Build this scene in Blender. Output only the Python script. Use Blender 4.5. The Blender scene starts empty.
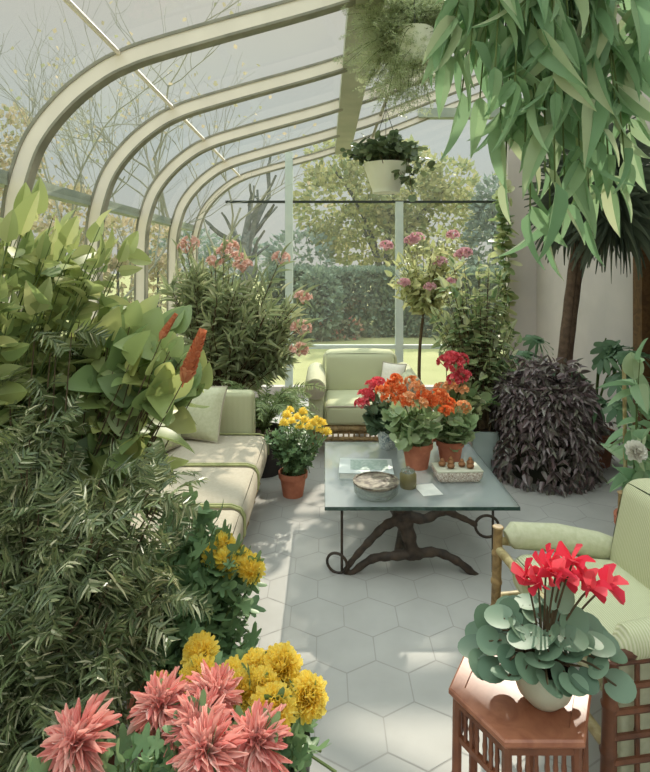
import bpy, math, random
import numpy as np
from mathutils import Vector, Matrix
rng = np.random.default_rng(7)
random.seed(7)
sc = bpy.context.scene
COL = sc.collection
PI = math.pi
F, CU, CV, CZ = 550.0, 325.0, 263.0, 1.75
def P(u, v, Y): return np.array([(u-CU)*Y/F, Y, CZ-(v-CV)*Y/F])
def lin(c): return tuple(((x/255)/12.92 if x/255 <= .04045 else ((x/255+.055)/1.055)**2.4) for x in c)+(1.,)
def nrm(a): a = np.asarray(a, float); return a/np.maximum(np.linalg.norm(a, axis=-1, keepdims=True), 1e-9)

# ------------------------------------------------------------------ materials
class NT:
    def __init__(s, name):
        s.m = bpy.data.materials.new(name); s.m.use_nodes = True
        s.t = s.m.node_tree; s.t.nodes.clear(); s.out = s.n('ShaderNodeOutputMaterial')
    def n(s, t, **k):
        x = s.t.nodes.new(t)
        for a, b in k.items(): setattr(x, a, b)
        return x
    def l(s, a, b): s.t.links.new(a, b)
    def ramp(s, fac, stops):
        r = s.n('ShaderNodeValToRGB'); e = r.color_ramp.elements
        while len(e) < len(stops): e.new(.5)
        for i, (p, c) in enumerate(stops): e[i].position = p; e[i].color = c
        s.l(fac, r.inputs[0]); return r.outputs[0]
    def noise(s, scale, detail=3, coord='Object', dist=0.):
        tc = s.n('ShaderNodeTexCoord'); x = s.n('ShaderNodeTexNoise')
        x.inputs['Scale'].default_value = scale; x.inputs['Detail'].default_value = detail; x.inputs['Distortion'].default_value = dist
        s.l(tc.outputs[coord], x.inputs['Vector']); return x.outputs['Fac']
    def pbsdf(s, rough=.5, spec=.5, metal=0.):
        b = s.n('ShaderNodeBsdfPrincipled'); b.inputs['Roughness'].default_value = rough
        b.inputs['Specular IOR Level'].default_value = spec; b.inputs['Metallic'].default_value = metal; return b

def solid(name, c, c2=None, scale=8, rough=.6, spec=.4, metal=0., bump=0., dist=0.):
    k = NT(name); b = k.pbsdf(rough, spec, metal)
    c2 = c2 or tuple(max(0, x*.9) for x in c)
    f = k.noise(scale, 4, dist=dist); k.l(k.ramp(f, [(.35, lin(c)), (.65, lin(c2))]), b.inputs['Base Color'])
    if bump:
        bp = k.n('ShaderNodeBump'); bp.inputs['Strength'].default_value = bump; bp.inputs['Distance'].default_value = .01
        k.l(f, bp.inputs['Height']); k.l(bp.outputs[0], b.inputs['Normal'])
    k.l(b.outputs[0], k.out.inputs[0]); return k.m

def leafmat(name, cols, trans=.35, rough=.42, spec=.5):
    """leaf colours differ leaf by leaf; thin leaves pass some light"""
    k = NT(name); g = k.n('ShaderNodeNewGeometry')
    n = len(cols); gm = .70 if name.endswith('petal') is False else .8
    col = k.ramp(g.outputs['Random Per Island'], [(i/max(1, n-1), lin(tuple(255*(x/255)**gm for x in c))) for i, c in enumerate(cols)])
    b = k.pbsdf(rough, spec); k.l(col, b.inputs['Base Color'])
    t = k.n('ShaderNodeBsdfTranslucent'); k.l(col, t.inputs[0])
    m = k.n('ShaderNodeMixShader'); m.inputs[0].default_value = trans
    k.l(b.outputs[0], m.inputs[1]); k.l(t.outputs[0], m.inputs[2]); k.l(m.outputs[0], k.out.inputs[0]); return k.m

def glassmat(name, tint, refl=.06, haze=.05, rough=.02, hazecol=(205, 210, 200)):
    k = NT(name); tr = k.n('ShaderNodeBsdfTransparent'); tr.inputs[0].default_value = lin(tint)
    gl = k.n('ShaderNodeBsdfGlossy'); gl.inputs['Roughness'].default_value = rough
    lw = k.n('ShaderNodeLayerWeight'); lw.inputs[0].default_value = .25
    mp = k.n('ShaderNodeMapRange'); mp.inputs['To Min'].default_value = refl; mp.inputs['To Max'].default_value = min(1., refl*5+.2)
    k.l(lw.outputs['Facing'], mp.inputs[0])
    pw = k.n('ShaderNodeMath', operation='POWER'); pw.inputs[1].default_value = 2.; k.l(lw.outputs['Facing'], pw.inputs[0]); k.l(pw.outputs[0], mp.inputs[0])
    m = k.n('ShaderNodeMixShader'); k.l(mp.outputs[0], m.inputs[0]); k.l(tr.outputs[0], m.inputs[1]); k.l(gl.outputs[0], m.inputs[2])
    d = k.n('ShaderNodeBsdfTranslucent'); d.inputs[0].default_value = lin(hazecol)
    d2 = k.n('ShaderNodeBsdfDiffuse'); d2.inputs[0].default_value = lin(hazecol)
    dm = k.n('ShaderNodeMixShader'); k.l(d.outputs[0], dm.inputs[1]); k.l(d2.outputs[0], dm.inputs[2])
    m2 = k.n('ShaderNodeMixShader'); m2.inputs[0].default_value = haze  # pale veil blended over the clear glass
    k.l(m.outputs[0], m2.inputs[1]); k.l(dm.outputs[0], m2.inputs[2]); k.l(m2.outputs[0], k.out.inputs[0]); return k.m

def stripemat(name, c1, c2, scale=60, axis='X', rough=.85):
    k = NT(name); b = k.pbsdf(rough, .15); tc = k.n('ShaderNodeTexCoord')
    w = k.n('ShaderNodeTexWave', wave_type='BANDS', bands_direction=axis); w.inputs['Scale'].default_value = scale
    w.inputs['Distortion'].default_value = 1.2; w.inputs['Detail'].default_value = 2
    k.l(tc.outputs['Object'], w.inputs['Vector'])
    k.l(k.ramp(w.outputs['Fac'], [(.3, lin(c1)), (.7, lin(c2))]), b.inputs['Base Color'])
    bp = k.n('ShaderNodeBump'); bp.inputs['Strength'].default_value = .3; bp.inputs['Distance'].default_value = .004
    k.l(w.outputs['Fac'], bp.inputs['Height']); k.l(bp.outputs[0], b.inputs['Normal'])
    k.l(b.outputs[0], k.out.inputs[0]); return k.m

M = {}
M['tile'] = solid('floor tile', (172, 169, 163), (165, 162, 156), 5, .62, .3)
M['grout'] = solid('tile grout', (158, 155, 149), (152, 149, 143), 12, .8, .2)
M['plaster'] = solid('white plaster', (200, 192, 186), (192, 185, 180), 3, .9, .1)
M['rib'] = solid('cream painted metal', (240, 230, 214), (232, 222, 206), 4, .5, .4)
M['ribedge'] = solid('grey glazing bar edge', (150, 146, 128), (130, 128, 112), 10, .6, .3)
M['rail'] = solid('pale grey green rail', (168, 176, 160), (150, 160, 146), 5, .6, .3)
M['beam'] = solid('grey green ridge beam', (178, 178, 158), (164, 166, 146), 4, .7, .3)
M['mull'] = solid('pale blue white mullion', (200, 210, 200), (188, 200, 192), 5, .6, .3)
M['blackbar'] = solid('black transom bar', (48, 54, 50), (60, 64, 58), 9, .6, .3)
M['brownwood'] = solid('brown wood', (112, 82, 50), (88, 62, 38), 12, .6, .3, dist=2)
M['dark'] = solid('dark passage', (38, 36, 30), (30, 30, 26), 5, .9, .1)
M['glass'] = glassmat('window glass', (249, 249, 247), .03, .06, .02, (208, 206, 200))  # pale veil in the pane paints the haze over the garden
M['tabglass'] = glassmat('table glass', (250, 253, 252), .30, .30, .01, (232, 240, 240))  # strong pale veil paints the bright sky reflection into the top
M['tabedge'] = solid('dark green glass edge', (44, 66, 58), (66, 88, 80), 30, .15, .6)
M['crystal'] = glassmat('crystal', (235, 240, 238), .15, .22)
M['jar'] = glassmat('amber green jar glass', (205, 200, 160), .1, .45, .05, (190, 180, 135))
M['terra'] = solid('terracotta', (204, 132, 104), (182, 112, 88), 14, .85, .2)
M['terradark'] = solid('old terracotta', (132, 84, 64), (104, 72, 56), 12, .9, .2)
M['soil'] = solid('soil', (58, 46, 36), (42, 34, 28), 40, .95, .1, bump=.6)
M['blackpot'] = solid('black pot', (50, 46, 42), (38, 36, 34), 8, .5, .4)
M['whitepot'] = solid('white glazed pot', (204, 202, 180), (196, 194, 172), 4, .3, .5)
M['hangpot'] = solid('white plastic pot', (232, 232, 214), (222, 224, 206), 4, .5, .4)
M['bluepot'] = solid('blue on white porcelain', (222, 226, 220), (110, 130, 140), 26, .3, .5, dist=3)
M['greypot'] = solid('pale blue grey planter', (172, 184, 180), (158, 172, 168), 6, .6, .3)
M['olivepot'] = solid('dark olive tub', (62, 62, 44), (46, 48, 36), 8, .5, .4)
M['ornate'] = solid('white dish with brown scrollwork', (232, 226, 214), (140, 104, 76), 42, .3, .5, dist=4)
M['cream'] = solid('cream upholstery', (178, 168, 150), (172, 162, 144), 60, .9, .1, bump=.2)
M['whitecloth'] = solid('white cloth', (236, 228, 214), (226, 218, 204), 50, .9, .1, bump=.2)
M['pipe'] = solid('green welt piping', (168, 170, 122), (156, 158, 112), 30, .9, .1)
M['greenstripe'] = stripemat('green ribbed upholstery', (200, 199, 168), (180, 182, 144), 34, 'X')
M['greenstripeY'] = stripemat('green ribbed upholstery cross', (200, 197, 164), (178, 179, 140), 34, 'Y')
M['chairgreen'] = solid('soft green upholstery', (198, 197, 168), (188, 188, 156), 50, .9, .1, bump=.2)
M['bamboo'] = solid('aged bamboo', (168, 140, 96), (116, 92, 58), 16, .5, .4, dist=1)
M['bamboolight'] = solid('pale bamboo', (196, 180, 134), (150, 132, 88), 16, .5, .4, dist=1)
M['rattan'] = solid('brown rattan', (116, 72, 48), (82, 50, 34), 16, .5, .4)
M['tablewood'] = solid('reddish brown table wood', (168, 108, 80), (146, 88, 64), 10, .4, .45, dist=2.5)
M['tablewood2'] = solid('reddish brown turned wood', (136, 84, 58), (108, 64, 44), 12, .45, .4)
M['iron'] = solid('gnarled dark iron', (74, 60, 48), (48, 40, 34), 22, .6, .4, bump=.5)
M['book'] = solid('pale grey book cover', (206, 210, 204), (188, 194, 190), 9, .5, .3)
M['paper'] = solid('white paper', (232, 230, 220), None, 9, .8, .2)
M['pic'] = solid('grey green picture', (140, 158, 146), (176, 186, 176), 18, .5, .3, dist=2)
M['shell'] = solid('brown shell', (150, 104, 66), (110, 74, 48), 30, .6, .3)
M['wire'] = solid('dark wire', (70, 72, 62), None, 9, .6, .3)
M['stem'] = solid('green stem', (104, 118, 70), (84, 100, 58), 20, .7, .2)
M['woodstem'] = solid('brown woody stem', (98, 82, 60), (76, 64, 48), 20, .8, .2)
M['trunk'] = solid('dracaena trunk', (112, 92, 76), (88, 72, 60), 24, .85, .2, bump=.5)
M['twig'] = solid('haze paled twig bark', (164, 164, 150), (146, 148, 134), 9, .9, .1)  # bark colour lightened to paint haze over the thin outdoor trees
M['bark'] = solid('grey bark', (112, 116, 108), (90, 96, 90), 9, .9, .1)
M['lawn'] = solid('lawn grass', (158, 158, 112), (146, 148, 102), 1.2, .95, .1)
# leaves
M['l_citrus'] = leafmat('citrus leaf', [(122, 136, 66), (150, 160, 84), (98, 120, 60), (178, 178, 106), (132, 146, 74)], .45)
M['l_broad'] = leafmat('broad garden leaf', [(96, 122, 62), (132, 148, 74), (80, 108, 58), (170, 172, 88), (112, 134, 74)], .42)
M['l_podo'] = leafmat('dark feathery leaf', [(62, 76, 42), (86, 98, 56), (48, 62, 36), (116, 120, 74), (70, 86, 48), (94, 106, 60), (214, 206, 160)], .3, .35, .5)  # the last, whitish tone paints sunlit highlights on scattered leaves
M['l_mum'] = leafmat('mum leaf', [(80, 114, 66), (100, 130, 78), (66, 98, 58)], .3)
M['l_olean'] = leafmat('oleander leaf', [(116, 132, 84), (150, 156, 108), (98, 116, 74), (190, 188, 146)], .35)
M['l_fern'] = leafmat('fern leaf', [(124, 146, 86), (146, 162, 104), (104, 130, 76)], .35)
M['l_asp'] = leafmat('asparagus fern needle', [(150, 164, 112), (178, 184, 136), (122, 142, 96)], .5)
M['l_ivy'] = leafmat('dark ivy leaf', [(62, 78, 48), (84, 98, 58), (50, 66, 42)], .2)
M['l_hang'] = leafmat('long soft green leaf', [(118, 156, 104), (98, 138, 92), (138, 170, 116), (110, 148, 102), (176, 184, 134)], .42, .5, .3)
M['l_drac'] = leafmat('dark dracaena leaf', [(58, 68, 52), (46, 56, 44), (74, 84, 64)], .2)
M['l_zeb'] = leafmat('purple trailing leaf', [(92, 72, 72), (70, 52, 54), (124, 110, 108), (84, 84, 66), (62, 46, 46)], .15)
M['l_phil'] = leafmat('philodendron leaf', [(72, 104, 66), (60, 90, 58), (88, 118, 76)], .25)
M['l_lant'] = leafmat('pale yellow green leaf', [(158, 164, 100), (184, 184, 122), (132, 144, 84)], .45)
M['l_varie'] = leafmat('light climbing leaf', [(136, 150, 86), (178, 182, 122), (104, 128, 72), (84, 112, 66), (200, 198, 150)], .4)
M['l_ger'] = leafmat('geranium leaf', [(120, 146, 90), (144, 166, 110), (100, 130, 80), (176, 188, 136)], .4)
M['l_cyc'] = leafmat('cyclamen leaf', [(78, 104, 76), (56, 80, 58), (98, 124, 94), (46, 68, 50)], .2, .5)
M['l_dark'] = leafmat('dark glossy leaf', [(66, 88, 58), (52, 74, 50), (88, 108, 72)], .2)
M['l_tree'] = leafmat('autumn tree leaf', [(134, 144, 88), (162, 160, 96), (106, 124, 80), (178, 168, 108)], .35, .7, .1)
M['l_hedge'] = leafmat('hedge leaf', [(106, 126, 100), (88, 110, 88), (126, 142, 112)], .3, .7, .1)
M['l_grey'] = leafmat('grey evergreen leaf', [(118, 136, 120), (98, 118, 106), (136, 150, 130)], .25, .7, .1)
M['l_bush'] = leafmat('tawny bush leaf', [(158, 152, 104), (186, 164, 130), (122, 132, 88)], .35, .7, .1)
# petals
M['f_yellow'] = leafmat('yellow petal', [(255, 226, 88), (255, 236, 120), (250, 212, 70)], .45, .7, .1)
M['f_pink'] = leafmat('salmon pink petal', [(232, 150, 140), (240, 180, 166), (222, 124, 118), (248, 214, 200)], .3, .7, .1)
M['f_red'] = leafmat('crimson petal', [(232, 54, 74), (214, 40, 62), (240, 84, 96)], .3, .6, .2)
M['f_orange'] = leafmat('orange petal', [(236, 112, 52), (226, 92, 44), (242, 150, 88)], .3, .6, .2)
M['f_rose'] = leafmat('rose red petal', [(226, 78, 88), (214, 60, 74), (236, 116, 118)], .3, .6, .2)
M['f_peach'] = leafmat('peach petal', [(240, 172, 110), (236, 140, 80), (244, 200, 150)], .3, .6, .2)
M['f_oleander'] = leafmat('pale pink petal', [(226, 176, 158), (234, 200, 184), (214, 150, 138)], .3, .6, .2)
M['f_lantana'] = leafmat('mauve pink petal', [(214, 156, 166), (226, 178, 182), (200, 138, 150)], .3, .6, .2)
M['f_shrimp'] = leafmat('rust orange bract', [(196, 98, 58), (180, 84, 50), (210, 128, 84)], .25, .6, .2)
M['f_white'] = leafmat('white petal', [(236, 232, 220), (226, 222, 210)], .3, .6, .2)

# ------------------------------------------------------------------ mesh building
class MB:
    def __init__(s): s.v = []; s.f = []; s.mi = []; s.n = 0
    def add(s, v, f, mi=0):
        v = np.asarray(v, float).reshape(-1, 3); s.v.append(v)
        for q in f: s.f.append(tuple(int(i)+s.n for i in q))
        s.mi += [mi]*len(f); s.n += len(v); return s
    def box(s, a, b, mi=0, rot=None, piv=None):
        a = np.array(a, float); b = np.array(b, float)
        v = np.array([[(a, b)[i][0], (a, b)[j][1], (a, b)[k][2]] for i in (0, 1) for j in (0, 1) for k in (0, 1)])
        if rot is not None:
            c = np.array(piv) if piv is not None else (a+b)/2
            v = (v-c)@np.array(rot).T+c
        return s.add(v, [(0, 1, 3, 2), (4, 6, 7, 5), (0, 4, 5, 1), (2, 3, 7, 6), (0, 2, 6, 4), (1, 5, 7, 3)], mi)
    def rbox(s, a, b, r=.03, mi=0, n=3, puff=0., fn=None):
        """box with rounded edges; puff swells the big faces"""
        a = np.array(a, float); b = np.array(b, float); c = (a+b)/2; h = (b-a)/2
        r = min(r, h.min()*.98)
        g = 5+2*n
        tri = {}
        vs = []; fs = []
        ts = np.concatenate([-1-np.linspace(1, 0, n+1)[:-1], np.linspace(-1, 1, 5), 1+np.linspace(0, 1, n+1)[1:]])
        for ax in range(3):
            for sg in (-1, 1):
                base = len(vs)
                o = [i for i in range(3) if i != ax]
                for tu in ts:
                    for tv in ts:
                        core = np.zeros(3); d = np.zeros(3); d[ax] = sg; core[ax] = sg*(h[ax]-r)
                        for t, i in ((tu, o[0]), (tv, o[1])):
                            core[i] = max(-1, min(1, t))*(h[i]-r)
                            if abs(t) > 1: d[i] = math.copysign(math.tan((abs(t)-1)*PI/4), t)
                        d = d/np.linalg.norm(d)
                        p = core+d*r
                        if puff:
                            q = np.clip(p/h, -1, 1)
                            p[ax] += sg*puff*max(0, (1-q[o[0]]**2))*max(0, (1-q[o[1]]**2))
                        vs.append(p)
                m = len(ts)
                for i in range(m-1):
                    for j in range(m-1):
                        q = (base+i*m+j, base+(i+1)*m+j, base+(i+1)*m+j+1, base+i*m+j+1)
                        fs.append(q if (sg > 0) == (ax != 1) else q[::-1])
        vs = np.array(vs)+c
        if fn is not None: vs = fn(vs)
        return s.add(vs, fs, mi)
    def tube(s, pts, r, seg=6, mi=0, cap=True, closed=False):
        pts = np.asarray(pts, float); n = len(pts)
        r = np.broadcast_to(np.asarray(r, float), (n,))
        if closed: tg = nrm(np.roll(pts, -1, 0)-np.roll(pts, 1, 0))
        else: tg = nrm(np.gradient(pts, axis=0))
        ref = np.array([0, 0, 1.]) if abs(tg[0][2]) < .9 else np.array([1., 0, 0])
        nn = nrm(np.cross(tg[0], ref)); vs = []
        a = np.linspace(0, 2*PI, seg, endpoint=False)
        for i in range(n):
            nn = nrm(nn-tg[i]*np.dot(nn, tg[i])); bb = np.cross(tg[i], nn)
            vs.append(pts[i]+r[i]*(np.cos(a)[:, None]*nn+np.sin(a)[:, None]*bb))
        fs = []
        for i in range(n if closed else n-1):
            j = (i+1) % n
            for k in range(seg): fs.append((i*seg+k, i*seg+(k+1) % seg, j*seg+(k+1) % seg, j*seg+k))
        if cap and not closed: fs += [tuple(range(seg))[::-1], tuple((n-1)*seg+k for k in range(seg))]
        return s.add(np.concatenate(vs), fs, mi)
    def cane(s, a, b, r=.016, node=.16, seg=8, mi=0):
        a = np.array(a, float); b = np.array(b, float); L = np.linalg.norm(b-a); k = max(1, int(round(L/node)))
        ts = []; rs = []
        for i in range(k+1):
            for d, m in ((-.012, 1.), (-.004, 1.22), (.004, 1.22), (.012, 1.)):
                t = i/k+d/L
                if 0 <= t <= 1: ts.append(t); rs.append(r*m)
        if ts[0] > 0: ts.insert(0, 0.); rs.insert(0, r)
        if ts[-1] < 1: ts.append(1.); rs.append(r)
        return s.tube([a+(b-a)*t for t in ts], rs, seg, mi)
    def lathe(s, prof, c=(0, 0, 0), seg=28, mi=0, sx=1., sy=1.):
        a = np.linspace(0, 2*PI, seg, endpoint=False); vs = []
        for r, z in prof: vs.append(np.stack([r*np.cos(a)*sx+c[0], r*np.sin(a)*sy+c[1], np.full(seg, z+c[2])], 1))
        n = len(prof); fs = [(i*seg+k, i*seg+(k+1) % seg, (i+1)*seg+(k+1) % seg, (i+1)*seg+k) for i in range(n-1) for k in range(seg)]
        if prof[0][0] > 1e-4: fs.append(tuple(range(seg))[::-1])
        if prof[-1][0] > 1e-4: fs.append(tuple((n-1)*seg+k for k in range(seg)))
        return s.add(np.concatenate(vs), fs, mi)
    def torus(s, c, R, r, ax=(0, 1, 0), seg=28, k=7, mi=0):
        ax = nrm(ax); ref = np.array([0, 0, 1.]) if abs(ax[2]) < .9 else np.array([1., 0, 0])
        u = nrm(np.cross(ax, ref)); w = np.cross(ax, u); a = np.linspace(0, 2*PI, seg, endpoint=False)
        return s.tube(np.array(c)+R*(np.cos(a)[:, None]*u+np.sin(a)[:, None]*w), r, k, mi, closed=True)
    def scatter(s, tpl, pos, d, up, L, W, mi=0):
        tv, tf = tpl; pos = np.asarray(pos, float).reshape(-1, 3); N = len(pos)
        if N == 0: return s
        d = nrm(np.broadcast_to(d, (N, 3))); up = np.broadcast_to(up, (N, 3))
        x = np.cross(d, up); bad = np.linalg.norm(x, axis=1) < 1e-3
        if bad.any(): x = x.copy(); x[bad] = np.cross(d[bad], [1., .3, .1])
        x = nrm(x); z = np.cross(x, d)
        L = np.broadcast_to(L, (N,)); W = np.broadcast_to(W, (N,))
        vs = (pos[:, None]+x[:, None]*(tv[None, :, 0:1]*W[:, None, None])+d[:, None]*(tv[None, :, 1:2]*L[:, None, None])
              + z[:, None]*(tv[None, :, 2:3]*L[:, None, None]))
        k = len(tv); s.v.append(vs.reshape(-1, 3)); b = s.n
        for i in range(N):
            o = b+i*k
            for q in tf: s.f.append(tuple(j+o for j in q))
        s.mi += [mi]*(N*len(tf)); s.n += N*k; return s
    def build(s, name, mats, parent=None, loc=None, smooth=True, off=None):
        v = np.concatenate(s.v) if s.v else np.zeros((0, 3))
        if off is not None: v = v-np.asarray(off)
        me = bpy.data.meshes.new(name); me.from_pydata(v.tolist(), [], s.f)
        mats = mats if isinstance(mats, (list, tuple)) else [mats]
        for m in mats: me.materials.append(M[m] if isinstance(m, str) else m)
        if len(mats) > 1: me.polygons.foreach_set('material_index', s.mi)
        if smooth: me.polygons.foreach_set('use_smooth', [True]*len(me.polygons))
        me.update()
        if smooth and hasattr(me, 'set_sharp_from_angle'): me.set_sharp_from_angle(angle=math.radians(42))
        o = bpy.data.objects.new(name, me); COL.objects.link(o)
        if parent is not None: o.parent = parent
        if loc is not None: o.location = loc
        return o
def tag(o, label, cat, group=None):
    o['label'] = label; o['category'] = cat
    if group: o['group'] = group
    return o
def thing(name, label, cat, loc=(0, 0, 0), rz=0, group=None):
    o = bpy.data.objects.new(name, None); COL.objects.link(o); o.empty_display_size = .1
    o.location = loc; o.rotation_euler = (0, 0, rz); return tag(o, label, cat, group)
def struct(name, mb, mats, smooth=False):
    o = mb.build(name, mats, smooth=smooth); o['kind'] = 'structure'; return o
def copy_part(src, parent, loc=None, rot=None, scale=None):
    o = src.copy(); COL.objects.link(o); o.parent = parent
    if loc is not None: o.location = loc
    if rot is not None: o.rotation_euler = rot
    if scale is not None: o.scale = (scale,)*3
    return o
def copy_tree(o, parent=None):
    c = o.copy(); COL.objects.link(c)
    if parent is not None: c.parent = parent
    for ch in list(o.children): copy_tree(ch, c)
    return c

# ------------------------------------------------------------------ leaf templates
def strip(n, prof, fold=.15, curl=-.15, wave=0.):
    v = []; f = []
    for i in range(n+1):
        y = i/n; w = prof(y); z = curl*y*y
        v += [(-w/2, y, z+fold*w+wave*math.sin(y*9)), (0, y, z), (w/2, y, z+fold*w+wave*math.sin(y*9+1))]
    for i in range(n):
        a = 3*i; f += [(a, a+1, a+4, a+3), (a+1, a+2, a+5, a+4)]
    return np.array(v), f
def fan(outline, cup=.1, stalk=0.):
    """leaf drawn by a radial outline (angle from tip direction, radius)"""
    v = [(0, .32, 0)]
    for a, r in outline: v.append((r*math.sin(a), .32+r*math.cos(a)*.68/.68, cup*r*r*2))
    k = len(outline); f = [(0, i+1, (i+1) % k+1) for i in range(k)]
    return np.array(v), f
T = {
 'lance': strip(6, lambda y: max(.04, math.sin(PI*min(1, y**.75))**.9), .12, -.18),
 'long': strip(7, lambda y: max(.03, math.sin(PI*min(1, y**.62))**.85), .1, -.28, .015),
 'ovate': strip(7, lambda y: max(.05, math.sin(PI*min(1, y**.6))**.7), .14, -.2),
 'needle': strip(2, lambda y: 1 if y < .6 else .1 if y > .9 else .9, .05, -.12),
 'blade': strip(5, lambda y: max(.05, 1-y)**.6, .2, -.45),
 'petal': strip(3, lambda y: (.45, .85, 1., .45)[int(round(y*3))], .25, .28),
 'spoon': strip(4, lambda y: (.35, .6, .9, 1., .3)[int(round(y*4))], .22, -.12),
 'tiny': (np.array([(-.5, .45, .1), (0, 0, 0), (.5, .45, .1), (0, 1, 0)]), [(0, 1, 2, 3)]),
}
def lob(nl, depth, n=28, back=.55):
    out = []
    for i in range(n):
        a = -PI+2*PI*i/n; r = .5*(1-depth*(.5-.5*math.cos(nl*a)))*(1-back*(abs(a)/PI)**6)
        out.append((a, r))
    return out
T['round'] = fan(lob(9, .14, 27), .25)
T['heart'] = fan([(a, .5*(1+.18*math.cos(a*1))*(1-.5*(abs(a)/PI)**8)) for a in np.linspace(-PI, PI, 20, endpoint=False)], .22)
T['mumleaf'] = fan(lob(5, .55, 30), .2)
def phil():
    v = []; f = []
    lobes = [(0, 1.)]+[(s*a, l) for s in (-1, 1) for a, l in ((22, .95), (44, .9), (68, .82), (95, .7), (125, .55))]
    for a, l in lobes:
        a = math.radians(a); d = np.array([math.sin(a), math.cos(a)]); p = np.array([d[1], -d[0]]); b = len(v)
        for t, w in ((0, .07), (.35, .07), (.7, .085), (.9, .06), (1, .015)):
            for sg in (-1, 1):
                q = np.array([0, .35])+d*l*.62*t+p*w*sg*.62
                v.append((q[0], q[1], -.22*(l*t)**2+.03*sg))
        for i in range(4): f.append((b+2*i, b+2*i+1, b+2*i+3, b+2*i+2))
    b = len(v); v.append((0, .35, 0))
    for i in range(12): a = 2*PI*i/12; v.append((.2*math.sin(a), .35+.2*math.cos(a), 0))
    f += [(b, b+1+i, b+1+(i+1) % 12) for i in range(12)]
    return np.array(v), f
T['phil'] = phil()

# ------------------------------------------------------------------ plants
def rdir(n): return nrm(rng.normal(size=(n, 3)))
def bez(a, c, b, n=10):
    t = np.linspace(0, 1, n)[:, None]; a, b, c = map(np.asarray, (a, b, c)); return a*(1-t)**2+2*c*t*(1-t)+b*t*t
def in_ell(c, r, n, shell=.35):
    d = rdir(n); k = (shell+(1-shell)*rng.random(n))**.6; return np.asarray(c)+d*k[:, None]*np.asarray(r)
def stem_paths(base, ends, spread=.03, lift=.55):
    out = []
    for e in ends:
        b = np.asarray(base)+np.append(rng.normal(size=2)*spread, 0)
        c = b+(np.asarray(e)-b)*.35+np.array([0, 0, lift*max(.05, np.linalg.norm(np.asarray(e)-b))*.45])
        out.append(bez(b, c, e, 10))
    return out
def leaves_on(mb, paths, kind, n, L, W, t0=.35, out=.8, fwd=.5, droop=.25, jit=.0, upj=.45, lv=.25, upb=(0, 0, 1.)):
    pos = []; dr = []; up = []
    for p in paths:
        t = t0+(1-t0)*rng.random(n)
        x = t*(len(p)-1); i = np.minimum(x.astype(int), len(p)-2); fr = (x-i)[:, None]
        q = p[i]*(1-fr)+p[i+1]*fr; tg = nrm(p[i+1]-p[i])
        r = rdir(n); r = nrm(r-tg*np.sum(r*tg, 1, keepdims=True))
        d = nrm(tg*fwd+r*out+np.array([0, 0, -droop])); d[-1] = nrm(p[-1]-p[-2]); q[-1] = p[-1]; pos.append(q+rng.normal(size=q.shape)*jit); dr.append(d)
        up.append(np.array(upb)+upj*rng.normal(size=(n, 3)))
    pos = np.concatenate(pos); dr = np.concatenate(dr); up = np.concatenate(up); s = 1+lv*rng.normal(size=len(pos)).clip(-2, 2)
    mb.scatter(T[kind], pos, dr, up, L*s, W*s)
def stems_mesh(paths, r0, r1, seg=5):
    mb = MB()
    for p in paths: mb.tube(p, np.linspace(r0, r1, len(p)), seg)
    return mb
def frond(mb, path, L, W, n, kind='needle', flat=.15, mi=0):
    """leaflets in two rows along one rib"""
    t = np.linspace(.08, .99, n); x = t*(len(path)-1); i = np.minimum(x.astype(int), len(path)-2); fr = (x-i)[:, None]
    q = path[i]*(1-fr)+path[i+1]*fr; tg = nrm(path[i+1]-path[i])
    up = nrm(np.array([0, 0, 1.])+.5*rng.normal(size=3)); sd = nrm(np.cross(tg, up))
    for sg in (-1, 1):
        d = nrm(sd*sg*.85+tg*.55+np.array([0, 0, -.12])+flat*rng.normal(size=sd.shape))
        ll = L*(.35+.65*np.sin(PI*(t*.86+.1)))*(1+.1*rng.normal(size=n))
        mb.scatter(T[kind], q, d, np.cross(sd, tg)+.2*rng.normal(size=sd.shape), ll, W, mi)
def pot_mb(r, h, rim=True, taper=.72):
    mb = MB(); b = r*taper
    pr = [(0.001, 0), (b, 0), (b+(r-b)*.75, h*.76)]
    pr += [(r*1.04, h*.77), (r*1.06, h), (r*.94, h), (r*.9, h*.86)] if rim else [(r, h), (r*.93, h), (r*.9, h*.86)]
    pr += [(0.001, h*.86)]
    mb.lathe(pr); return mb
def put_pot(root, r, h, mat, rim=True, taper=.72):
    p = pot_mb(r, h, rim, taper).build('pot', mat, root)
    s = MB(); s.lathe([(0.001, h*.87), (r*.5, h*.885), (r*.89, h*.87)], seg=20); s.build('soil', 'soil', root); return h*.87
class Plant:
    def __init__(s, name, label, cat, loc, group=None):
        s.root = thing(name, label, cat, tuple(loc), 0, group); s.loc = np.asarray(loc, float); s.paths = []
    def pot(s, r, h, mat, rim=True, taper=.72): s.h = put_pot(s.root, r, h, mat, rim, taper); s.base = s.loc+np.array([0, 0, s.h]); return s
    def grow(s, ends, **k): p = stem_paths(s.base, ends, **k); s.paths += p; return p
    def part(s, mb, name, mat): return mb.build(name, mat, s.root, off=s.loc)
    def stems(s, r0=.008, r1=.002, mat='stem', name='stems'): return s.part(stems_mesh(s.paths, r0, r1), name, mat)
def scaffold_flower(fl, plant, pts, rots=None, scales=None, first=[None]):
    pass
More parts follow.
